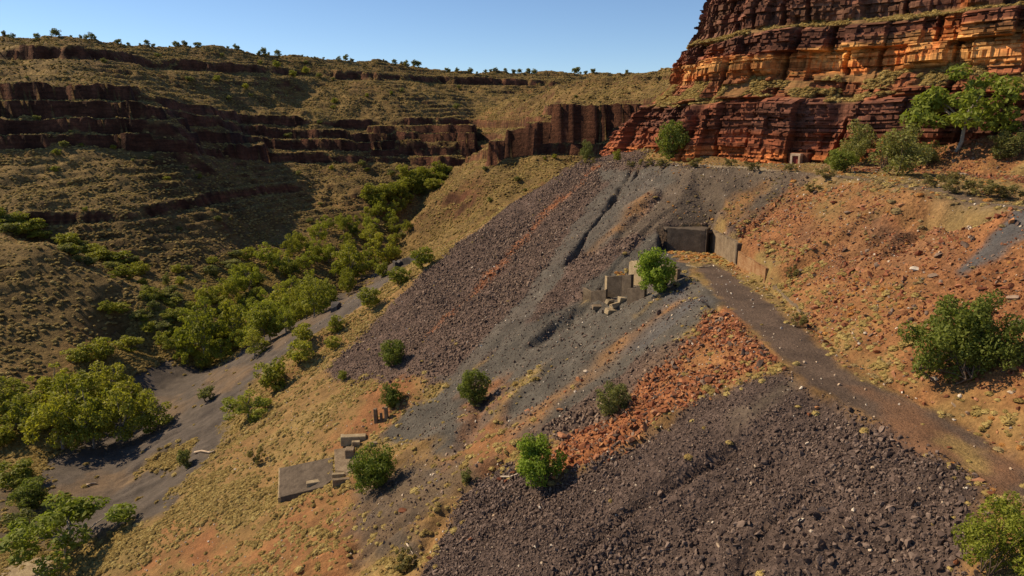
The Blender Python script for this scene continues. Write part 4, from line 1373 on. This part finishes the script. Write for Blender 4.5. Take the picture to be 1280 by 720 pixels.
# scrub of the side gully and of the open valley
for k in range(32):
    f = rng.uniform(0, 1)
    px, py = 0 + 190 * f + rng.normal(0, 9), 283 + 72 * f ** 1.2 + rng.normal(0, 9)
    plant_px('scrub', 'low_scrub' if k % 3 else 'grey_scrub', max(px, 1), py, rng.uniform(14, 34), rng.uniform(10, 18), 'green scrub filling the side gully behind the grassy hill', 'scrub', 'side gully scrub')
for k in range(70):
    px, py = rng.uniform(130, 330), rng.uniform(310, 420)
    if py > 430 - 0.35 * (px - 130) + 40 or py < 390 - 0.45 * (px - 100): continue
    plant_px('scrub', 'low_scrub' if k % 2 else 'grey_scrub', px, py, rng.uniform(12, 28), rng.uniform(8, 18), 'dull green scrub on the flat between grove and hill', 'scrub', 'valley scrub')
for k in range(34):
    f = rng.uniform(0, 1)
    px, py = 470 + 80 * f + rng.normal(0, 12), 262 - 38 * f + rng.normal(0, 7)
    plant_px('scrub', 'low_scrub', px, py, rng.uniform(16, 30), rng.uniform(10, 20), 'bright scrub at the head of the grove below the cliffs', 'scrub', 'scrub at the creek head')
for k in range(170):
    px, py = rng.uniform(0, 760), rng.uniform(70, 300)
    p = hit(px, py)
    if p[1] > 760 or p[1] < 240: continue
    s = float(np.hypot(*slope_at(p[0], p[1])))
    if s > 1.0: continue
    d = rng.uniform(5, 13)
    plant_px('hill_bush', 'grey_scrub' if k % 3 else 'low_scrub', px, py, d, d * 0.7, *(('small bush on the grassy slope just under the plateau rim', 'bush', 'bushes under the rim') if p[2] > 92 else ('small grey green bush on the ledges of the banded cliffs', 'bush', 'bushes on the cliff ledges') if p[2] > 52 else ('small grey green bush on the spinifex slope below the banded cliffs', 'bush', 'bushes below the cliffs')))
# stunted trees on the skyline
for k in range(85):
    px = float(np.clip(rng.uniform(-5, 800) if k % 3 else rng.choice([20, 95, 110, 300, 330, 425, 505, 560, 610, 650]) + rng.normal(0, 9), 0, 800))
    ys = np.arange(20, 120, 1.0)
    P = march(np.full(len(ys), px), ys, [FAR])
    j = np.argmax(P[:, 1] < 770)
    p = P[j]
    kk = (p[1] * cp - (p[2] - CAMZ) * sp) / FPX
    d = float(np.clip(rng.lognormal(1.5, 0.4), 2.5, 11)) * (1.2 if px < 160 else 1.0)
    plant('rim_tree', 'grey_scrub', p, d * kk * 1.1, d * kk, 'stunted little tree standing on the plateau rim against the sky', 'tree', 'rim trees')
# ------------------------------------------------------------------ concrete ruins and other small things
def wall_mesh(name, p0, p1, z0, z1a, z1b, thick, mat, chip=0.12, seed=1, step=0.5):
    """upright wall from p0 to p1 (xy of its front foot), its top running from z1a to z1b with a chipped edge; thickness to the +normal side"""
    r = random.Random(seed)
    a, b = Vector((p0[0], p0[1])), Vector((p1[0], p1[1]))
    L = (b - a).length
    d = (b - a) / L
    nrm = Vector((-d.y, d.x))
    n = max(2, int(L / step))
    vs, fs = [], []
    for i in range(n + 1):
        f = i / n
        top = z1a + (z1b - z1a) * f - (abs(r.gauss(0, chip)) if r.random() < 0.5 else 0.0)
        q = a + d * L * f
        w = r.uniform(-0.02, 0.02)
        for (o, zz) in ((0 + w, z0), (0.0 + w, top - 0.05), (0.05, top), (thick - 0.05, top - r.uniform(0, 0.05)), (thick, top - 0.06), (thick, z0)):
            vs.append((q.x + nrm.x * o, q.y + nrm.y * o, zz))
    for i in range(n):
        for k in range(5):
            u = i * 6 + k
            fs.append((u, u + 6, u + 7, u + 1))
    e = n * 6
    F3 = [list(f) for f in fs]
    me = bpy.data.meshes.new(name)
    me.from_pydata(vs, [], F3 + [[0, 1, 2, 3, 4, 5], [e + 5, e + 4, e + 3, e + 2, e + 1, e]])
    me.materials.append(mat)
    return me


def block_mesh(name, sx, sy, sz, mat, seed=0, jit=0.06):
    r = random.Random(seed)
    bm = bmesh.new()
    bmesh.ops.create_cube(bm, size=1)
    for v in bm.verts:
        v.co = Vector((v.co.x * sx, v.co.y * sy, (v.co.z + 0.5) * sz)) + Vector([r.uniform(-jit, jit) for _ in range(3)])
    bmesh.ops.bevel(bm, geom=bm.edges[:], offset=min(sx, sy, sz) * 0.07, segments=1, affect='EDGES')
    me = bpy.data.meshes.new(name); bm.to_mesh(me); bm.free()
    me.materials.append(mat)
    return me


def prism(name, top, depth, mat):
    vs = [tuple(p) for p in top] + [(p[0], p[1], p[2] - depth) for p in top]
    n = len(top)
    me = bpy.data.meshes.new(name)
    me.from_pydata(vs, [], [list(range(n)), list(range(2 * n - 1, n - 1, -1))] + [[i, i + n, (i + 1) % n + n, (i + 1) % n] for i in range(n)])
    bm = bmesh.new(); bm.from_mesh(me)
    bmesh.ops.recalc_face_normals(bm, faces=bm.faces)
    bmesh.ops.bevel(bm, geom=bm.edges[:], offset=0.05, segments=1, affect='EDGES')
    bm.to_mesh(me); bm.free()
    me.materials.append(mat)
    return me


T = TERR_Z
# --- loading wall with its dark portal
lw = tag(empty('loading_wall', (27, 106, T)), 'dark board-marked concrete loading wall with a black doorway at the terrace end', 'wall')
def child(name, me, parent):
    o = link(name, me)
    o.parent = parent
    o.matrix_parent_inverse = Matrix.Translation(-Vector(parent.location)) if parent.rotation_euler.z == 0 else Matrix.Identity(4)
    return o
pa, pb = at_z(833, 312, T), at_z(879.5, 316, T)
dv = Vector((pb[0] - pa[0], pb[1] - pa[1])).normalized(); nv = Vector((-dv.y, dv.x))
child('front_wall', wall_mesh('front_wall', pa, pb, T - 0.6, T + 3.55, T + 3.5, 0.6, M['dark_concrete'], 0.03, 3), lw)  # shade of the front face is put into the darker concrete
pc = at_z(897.5, 318, T)
child('door_post', wall_mesh('door_post', (pb[0], pb[1] - 0.05), (pb[0] + 0.28 * dv.x, pb[1] + 0.28 * dv.y - 0.05), T - 0.6, T + 3.75, T + 3.75, 2.4, M['dark_concrete'], 0.0, 4, 0.2), lw)
child('roof_slab', prism('roof_slab', [(pa[0] - 0.2, pa[1] + 0.35, T + 3.38), (pb[0] + 0.3, pb[1] + 0.3, T + 3.38), (31.3, pb[1] + 0.9, T + 3.3), (31.3, 109.2, T + 3.4), (pa[0] - 0.2, 109.4, T + 3.42)], 0.35, M['dark_concrete']), lw)
child('back_wall', wall_mesh('back_wall', (pb[0] - 0.5, 107.9), (31.4, 107.9), T - 0.6, T + 3.2, T + 3.2, 0.4, M['dark_concrete'], 0.0, 6), lw)
# --- retaining walls beside the road
rw = tag(empty('retaining_wall', (31.7, 90, T)), 'stepped concrete retaining wall with rusty streaks along the road head', 'wall')
c0, c1, c2, c3 = (31.25, 106.5), (31.55, 94.0), (31.7, 83.2), (30.2, 66.5)
child('high_wall', wall_mesh('high_wall', c1, c0, T - 0.6, T + 3.45, T + 3.4, -0.5, M['concrete'], 0.10, 7), rw)
child('return_wall', wall_mesh('return_wall', (33.6, 93.9), (31.4, 93.8), T + 0.5, T + 3.3, T + 3.4, -0.45, M['dark_concrete'], 0.08, 8), rw)  # shaded end face, painted with the darker concrete
child('low_wall', wall_mesh('low_wall', c2, (c1[0], c1[1] - 0.3), T - 0.6, T + 2.15, T + 2.3, -0.5, M['rust_concrete'], 0.06, 9), rw)
child('return_wall', wall_mesh('return_wall', (33.8, 83.1), (31.55, 83.0), T + 0.2, T + 2.0, T + 2.15, -0.45, M['rust_concrete'], 0.06, 10), rw)
child('kerb_wall', wall_mesh('kerb_wall', c3, (c2[0], c2[1] - 0.4), T - 0.6, T + 0.45, T + 0.85, -0.4, M['concrete'], 0.12, 11), rw)

# --- the ruined hopper on the edge of the terrace
hp = hit(770, 384)
hx, hy, hz = hp
def hpx(px, py, dy=0.0):
    """point at the hopper's own distance (plan offset dy behind its front)"""
    d = rays(px, py); t = (hy + dy) / d[1]
    return Vector((d[0] * t, d[1] * t, CAMZ + d[2] * t))
hop = tag(empty('concrete_hopper', (hx, hy, hz)), 'broken concrete hopper walls stepping down the grey tailings', 'ruin')
def hwall(nm, x0, yt0, x1, yt1, yb0, yb1, th, mat, seed):
    """wall whose foot stands on the slope where the photograph shows it"""
    a0, b0 = hit(x0, yb0), hit(x1, yb1)
    def top(px, py, y):
        d = rays(px, py); return CAMZ + d[2] * y / d[1]
    za, zb = top(x0, yt0, a0[1]), top(x1, yt1, b0[1])
    child(nm, wall_mesh(nm, a0, b0, min(a0[2], b0[2]) - 1.0, za, zb, th, M[mat], 0.09, seed), hop)
hwall('bin_wall', 739, 364, 757, 361.5, 378, 377, 0.35, 'dark_concrete', 21)  # shade on the hopper fronts is painted with the darker concrete
hwall('bin_side', 728.5, 359.5, 738.8, 364, 373, 378, 0.35, 'concrete', 22)
hwall('tall_wall', 758, 345.5, 777, 344.0, 371, 370, 0.45, 'dark_concrete', 23)
hwall('tall_side', 755.5, 344.5, 758.2, 345.5, 364, 371, 0.45, 'pale_concrete', 27)  # sunlit edge of the tall wall, its light painted as paler concrete
hwall('tall_wall', 776.6, 344.5, 788, 343, 371, 369, 0.5, 'dark_concrete', 24)
hwall('rear_wall', 785.5, 326, 803, 325.5, 352, 358, 0.5, 'pale_concrete', 25)
hwall('rear_side', 803, 325.5, 846, 336, 354, 350, 0.5, 'concrete', 30)
hwall('wing_wall', 783.5, 360.5, 805, 358.5, 379, 372, 0.45, 'dark_concrete', 26)
for i, (px, py, sx, sy, sz, rz, tl, lab) in enumerate([
    (747, 385, 1.7, 1.0, 0.6, 0.1, 0.05, 'flat broken concrete block below the hopper bin'),
    (762, 379, 1.8, 0.7, 0.7, 0.7, 0.35, 'tilted yellowish concrete beam fallen from the hopper'),
    (769, 384, 1.3, 0.8, 0.7, 0.5, -0.2, 'pale angular concrete chunk in the hopper rubble'),
    (764, 391, 1.6, 1.1, 0.7, 0.3, 0.12, 'lowest broken concrete block spilled below the hopper'),
    (777, 378, 1.0, 0.8, 0.9, 0.2, 0.1, 'squat concrete block beside the hopper wing wall')]):
    p = hit(px, py)
    o = link('fallen_block', block_mesh('fallen_block', sx, sy, sz, M['pale_concrete' if i != 0 else 'concrete'], 60 + i, 0.10), None, None, (p[0], p[1], p[2] - 0.15))
    o.rotation_euler = (tl, tl * 0.6, rz)
    tag(o, lab, 'concrete block', 'fallen hopper blocks')
# concrete lines let into the terrace floor
for pts, lab in (([(857, 332), (873, 335)], 'short straw coloured concrete kerb let into the terrace floor'), ([(871, 335), (889, 333)], 'longer thin concrete kerb crossing the terrace floor')):
    a, b = at_z(*pts[0], T), at_z(*pts[1], T)
    tag(link('floor_kerb', wall_mesh('floor_kerb', a, b, T - 0.3, T + 0.14, T + 0.12, 0.35, M['pale_concrete'], 0.03, 31)), lab, 'kerb')
a = at_z(838, 333, T)
# --- foundations lower down the slope
def lift(pts, dz):
    return [Vector((p[0], p[1], p[2] + d)) for p, d in zip(hits(pts), dz)]
fslab = tag(link('foundation_slab', prism('foundation_slab', lift([(350, 592), (416, 573), (417, 600), (404, 610), (349, 629)], [0.9, 0.25, 0.2, 0.2, 0.9]), 1.8, M['dark_concrete'])), 'large tilted grey foundation slab with a pale front edge on the straw slope', 'slab')
e0, e1 = lift([(349, 592), (348, 630)], [0.95, 0.95])
link('edge_wall', wall_mesh('edge_wall', e0, e1, min(e0.z, e1.z) - 2.2, e0.z, e1.z, 0.45, M['pale_concrete'], 0.05, 33), None, fslab)
tag(link('foundation_pad', prism('foundation_pad', lift([(418, 567), (441, 560), (452, 580), (440, 592), (419, 592)], [0.7, 0.2, 0.15, 0.15, 0.6]), 1.8, M['concrete'])), 'smaller concrete pad with a pale side beside the round bush', 'slab')
for i, (px, py, sx, sy, sz, rz, mat, nm, lab) in enumerate([
    (438, 571, 1.3, 1.3, 1.3, 0.1, 'concrete', 'concrete_block', 'square concrete machine block standing on the smaller pad'),
    (442, 552, 3.6, 1.0, 1.0, 0.12, 'pale_concrete', 'concrete_beam', 'long pale concrete plinth above the smaller pad'),
    (445, 557, 1.2, 0.7, 0.7, 0.2, 'pale_concrete', 'concrete_block', 'little pale block in front of the long plinth'),
    (429, 555, 0.4, 0.5, 1.5, 0.0, 'pale_concrete', 'concrete_post', 'thin pale post at the end of the long plinth'),
    (393, 608, 2.0, 0.9, 0.8, 0.35, 'pale_concrete', 'concrete_block', 'broken pale block lying on the big foundation slab'),
    (387, 611, 0.8, 0.8, 0.7, 0.1, 'concrete', 'concrete_block', 'small broken lump beside the block on the big slab'),
    (424, 598, 1.7, 0.5, 0.8, 0.1, 'pale_concrete', 'concrete_beam', 'narrow concrete step, higher of two below the smaller pad'),
    (427, 604, 2.2, 0.6, 0.7, 0.15, 'concrete', 'concrete_beam', 'narrow concrete step, lower of two below the smaller pad'),
    (470.5, 527, 0.55, 0.6, 2.1, 0.0, 'concrete', 'concrete_pier', 'taller upright concrete pier above the plinth'),
    (483.5, 523, 0.5, 0.5, 1.8, 0.0, 'concrete', 'concrete_pier', 'thinner upright concrete pier beside the small dark bush'),
    (477, 525, 0.35, 0.35, 1.1, 0.0, 'dark_concrete', 'concrete_pier', 'short dark stub between the two piers'),
    (468, 556, 1.2, 0.5, 0.4, 0.3, 'pale_concrete', 'concrete_block', 'half buried pale concrete piece behind the round bush')]):
    p = hit(px, py)
    o = link(nm, block_mesh(nm, sx, sy, sz + 0.5, M[mat], 80 + i, 0.05), None, None, (p[0], p[1], p[2] - 0.5))
    o.rotation_euler = (0, random.uniform(-.04, .04), rz)
    tag(o, lab, 'concrete block' if 'block' in nm else nm.split('_')[1])
# pale slab on the creek flat
q = [at_z(px, py, hit(40, 712)[2] + 0.35) for px, py in ((-70, 712), (-20, 702), (84, 694), (66, 732), (-70, 760))]
tag(link('pale_slab', prism('pale_slab', q, 0.9, M['pale_concrete'])), 'pale flat concrete slab on the dark flat under the olive green gum', 'slab')
# little door at the cliff foot
p = hit(999, 204)
dr = empty('adit_door', (p[0] - 1.6, p[1] - 1.6, float(ground(p[0] - 1.6, p[1] - 1.6)) - 0.05), R(-45))
tag(dr, 'small red door in a pale frame let into the cliff foot', 'door')
for nm, me, loc in [('door_leaf', block_mesh('door_leaf', 1.1, 0.3, 1.75, M['door_paint'], 5, 0.0), (0, 0.6, 0)), ('lintel', block_mesh('lintel', 2.0, 1.6, 0.45, M['pale_stone'], 6, 0.03), (0, 0.9, 1.75)),
                    ('jamb', block_mesh('jamb', 0.4, 1.6, 1.8, M['pale_stone'], 7, 0.03), (-0.78, 0.9, 0)), ('jamb', block_mesh('jamb', 0.4, 1.6, 1.8, M['pale_stone'], 8, 0.03), (0.78, 0.9, 0)),
                    ('rock_surround', block_mesh('rock_surround', 4.2, 5.0, 2.6, M['orange_stone'], 9, 0.25), (0, 4.0, -0.2))]:
    link(nm, me, None, dr, loc)
# --- boulders one can pick out
def boulder(px, py, wpx, hpx_, mat, lab, group=None, seed=0, flat=0.5):
    p = hit(px, py)
    k = (p[1] * cp - (p[2] - CAMZ) * sp) / FPX
    me = hull_stone('boulder', 300 + seed, flat, 16, M[mat])
    o = link('boulder', me, None, None, (p[0], p[1], p[2] + hpx_ * k * 0.25))
    o.scale = (wpx * k * 1.1, wpx * k * 0.8, max(hpx_ / wpx / flat, 0.6) * wpx * k * 0.7)
    o.rotation_euler = (random.uniform(-.25, .25), random.uniform(-.25, .25), random.uniform(-.5, .5))
    return tag(o, lab, 'boulder', group)
for i, a in enumerate([
    (1208, 180, 15, 9, 'orange_stone', 'bright orange boulder on the scree under the cliff'),
    (1202, 219, 20, 6, 'pale_stone', 'long pale slab on the scree above the bench track'),
    (1076, 259, 19, 6, 'red_stone', 'flat brown rock slab below the bench track'),
    (1124, 258, 17, 7, 'orange_stone', 'flat orange rock slab in the grass below the bench track'),
    (1041, 255, 14, 9, 'red_stone', 'dark red slab standing on edge below the bench'),
    (1211, 286, 9, 8, 'pale_stone', 'pale whitish rock in the red gully'),
    (1236, 274, 11, 6, 'orange_stone', 'orange rock at the head of the red gully'),
    (1144, 337, 19, 7, 'pale_stone', 'pale pinkish slab on the open red scree'),
    (1206, 381, 14, 9, 'orange_stone', 'orange block just above the dark green acacia'),
    (1167, 476, 12, 11, 'pale_stone', 'tan rounded boulder at the foot of the largest acacia'),
    (1214, 468, 18, 10, 'orange_stone', 'orange red boulder between the two acacias'),
    (1012, 519, 9, 7, 'orange_stone', 'lone orange rock on the rubble tip, lower of two'),
    (1022, 511, 9, 7, 'orange_stone', 'lone orange rock on the rubble tip, upper of two'),
    (1195, 706, 9, 13, 'orange_stone', 'upright orange rock on the rubble beside the feathery shrub'),
    (703, 546, 18, 9, 'red_stone', 'long red slab at the lower end of the orange spill'),
    (712, 586, 11, 10, 'orange_stone', 'blocky orange rock beside the bright green shrub'),
    (692, 598, 10, 9, 'orange_stone', 'orange rock in the shade of the bright green shrub'),
    (641, 592, 8, 7, 'orange_stone', 'orange rock uphill of a pair of red rocks on the rubble'),
    (625, 601, 10, 9, 'red_stone', 'red rock on the dark rubble, larger of a pair'),
    (633, 603, 8, 8, 'red_stone', 'red rock on the dark rubble, smaller of a pair'),
    (583, 628, 7, 6, 'orange_stone', 'little orange rock near the edge of the rubble tip'),
    (537, 699, 8, 8, 'red_stone', 'red rock at the bottom edge of the rubble tip'),
    (588, 675, 7, 6, 'orange_stone', 'orange rock alone low on the dark rubble tip'),
    (896, 398, 16, 7, 'orange_stone', 'flat bright orange slab at the top of the spill'),
    (917, 406, 11, 6, 'orange_stone', 'pale orange slab on top of the spill beside the road'),
    (942, 434, 18, 8, 'orange_stone', 'orange slab, first of the heap beside the road head'),
    (954, 443, 14, 8, 'red_stone', 'red slab in the middle of the heap beside the road'),
    (968, 450, 13, 8, 'red_stone', 'dark red slab at the low end of the heap beside the road'),
    (980, 463, 10, 9, 'orange_stone', 'orange rock by itself on the road edge below the heap'),
    (1238, 618, 15, 9, 'orange_stone', 'orange rock at the road shoulder above the feathery shrub'),
    (1222, 602, 18, 8, 'red_stone', 'flat red rock at the road shoulder beside the rubble'),
    (1187, 560, 9, 5, 'orange_stone', 'small orange rock on the road shoulder further along'),
    (503, 640, 20, 8, 'orange_stone', 'orange slab among yellow tussocks in the gully'),
    (732, 466, 9, 7, 'pale_stone', 'yellowish rock lying on the grey fines'),
    (700, 513, 10, 5, 'orange_stone', 'flat orange rock low on the grey fines'),
    (1228, 362, 18, 7, 'red_stone', 'red slab on the scree uphill of the acacias'),
    (1246, 358, 14, 8, 'orange_stone', 'orange slab next to the grey streak on the scree'),
    (372, 412, 9, 12, 'dark_stone', 'black stump like rock on the grassy hill flat'),
]):
    boulder(*a, seed=i, flat=0.38 if a[3] < a[2] * 0.6 else 0.7)
# a white log and some dead limbs
def stick(name, pts, r0, mat, lab, cat='log'):
    P = hits(pts)
    vs, fs = [], []
    for i, c in enumerate(P):
        d = Vector(P[min(i + 1, len(P) - 1)]) - Vector(P[max(i - 1, 0)])
        d.normalize(); u = d.orthogonal().normalized(); w = d.cross(u)
        rr = r0 * (1 - 0.6 * i / (len(P) - 1))
        for k in range(6):
            an = k * math.pi / 3
            vs.append(tuple(Vector(c) + Vector((0, 0, r0 * 0.8)) + (u * math.cos(an) + w * math.sin(an)) * rr))
    for i in range(len(P) - 1):
        for k in range(6):
            fs.append((i * 6 + k, i * 6 + (k + 1) % 6, i * 6 + 6 + (k + 1) % 6, i * 6 + 6 + k))
    me = mesh_np(name, vs, fs, True); me.materials.append(mat)
    tag(link(name, me), lab, cat)
stick('fallen_log', [(244, 567), (252, 565), (262, 567), (268, 565)], 0.28, M['pale_stone'], 'white fallen log on the dark creek bed')
stick('dead_limb', [(626, 597), (637, 597), (646, 594), (652, 590)], 0.12, M['pale_stone'], 'thin bleached limb beside the bright green shrub')
stick('dead_limb', [(508, 680), (512, 686), (516, 693)], 0.10, M['pale_stone'], 'thin bleached limb in the gully beside the rubble tip')
stick('fallen_log', [(108, 608), (114, 606), (121, 605)], 0.3, M['pale_stone'], 'short white log on the dark flat above the olive green gum')
# the biggest single stones of the tip
SM = [hull_stone('stone', 500 + i, 0.6, 13, M['dark_stone']) for i in range(8)]
d0 = np.hypot(RUB[0], RUB[1])
pick = np.argsort(d0)[:9000]
pick = rng.choice(pick, 300, replace=False)
for i, j in enumerate(pick):
    o = link('stone', SM[i % 8], None, mine_ground, (RUB[0][j], RUB[1][j], RUB[2][j] + 0.12))
    sz = rng.uniform(0.42, 0.72)
    o.scale = (sz * rng.uniform(.8, 1.3), sz, sz * rng.uniform(.7, 1.1))
    o.rotation_euler = tuple(rng.uniform(0, 6.28, 3))

# black eroded bank of tailings at the creek
def bank(pts, hh, thick, lab, seed):
    P = hits(pts)
    o = empty('tailings_bank', tuple(P[0]))
    for i in range(len(P) - 1):
        child('bank_face', wall_mesh('bank_face', P[i], P[i + 1], min(P[i][2], P[i + 1][2]) - 1.5, P[i][2] + hh * random.uniform(.8, 1.1), P[i + 1][2] + hh * random.uniform(.6, 1.0), thick * random.uniform(.8, 1.2), M['bank'], 0.5, seed + i, 0.7), o)
    tag(o, lab, 'bank')
M['bank'] = rock_material('bank', (0.05, 0.045, 0.045), (0.075, 0.068, 0.066), (0.10, 0.09, 0.085), 0.8)
bank([(494, 336), (503, 331), (513, 330), (521, 327)], 2.6, 3.5, 'black eroded tailings bank where the creek meets the spur', 900)
bank([(414, 391), (421, 388), (426, 383)], 1.3, 2.0, 'small dark bank in the middle of the tailings creek', 910)
for o in bpy.data.objects:
    if o.get('category'):
        o['kind'] = 'thing'
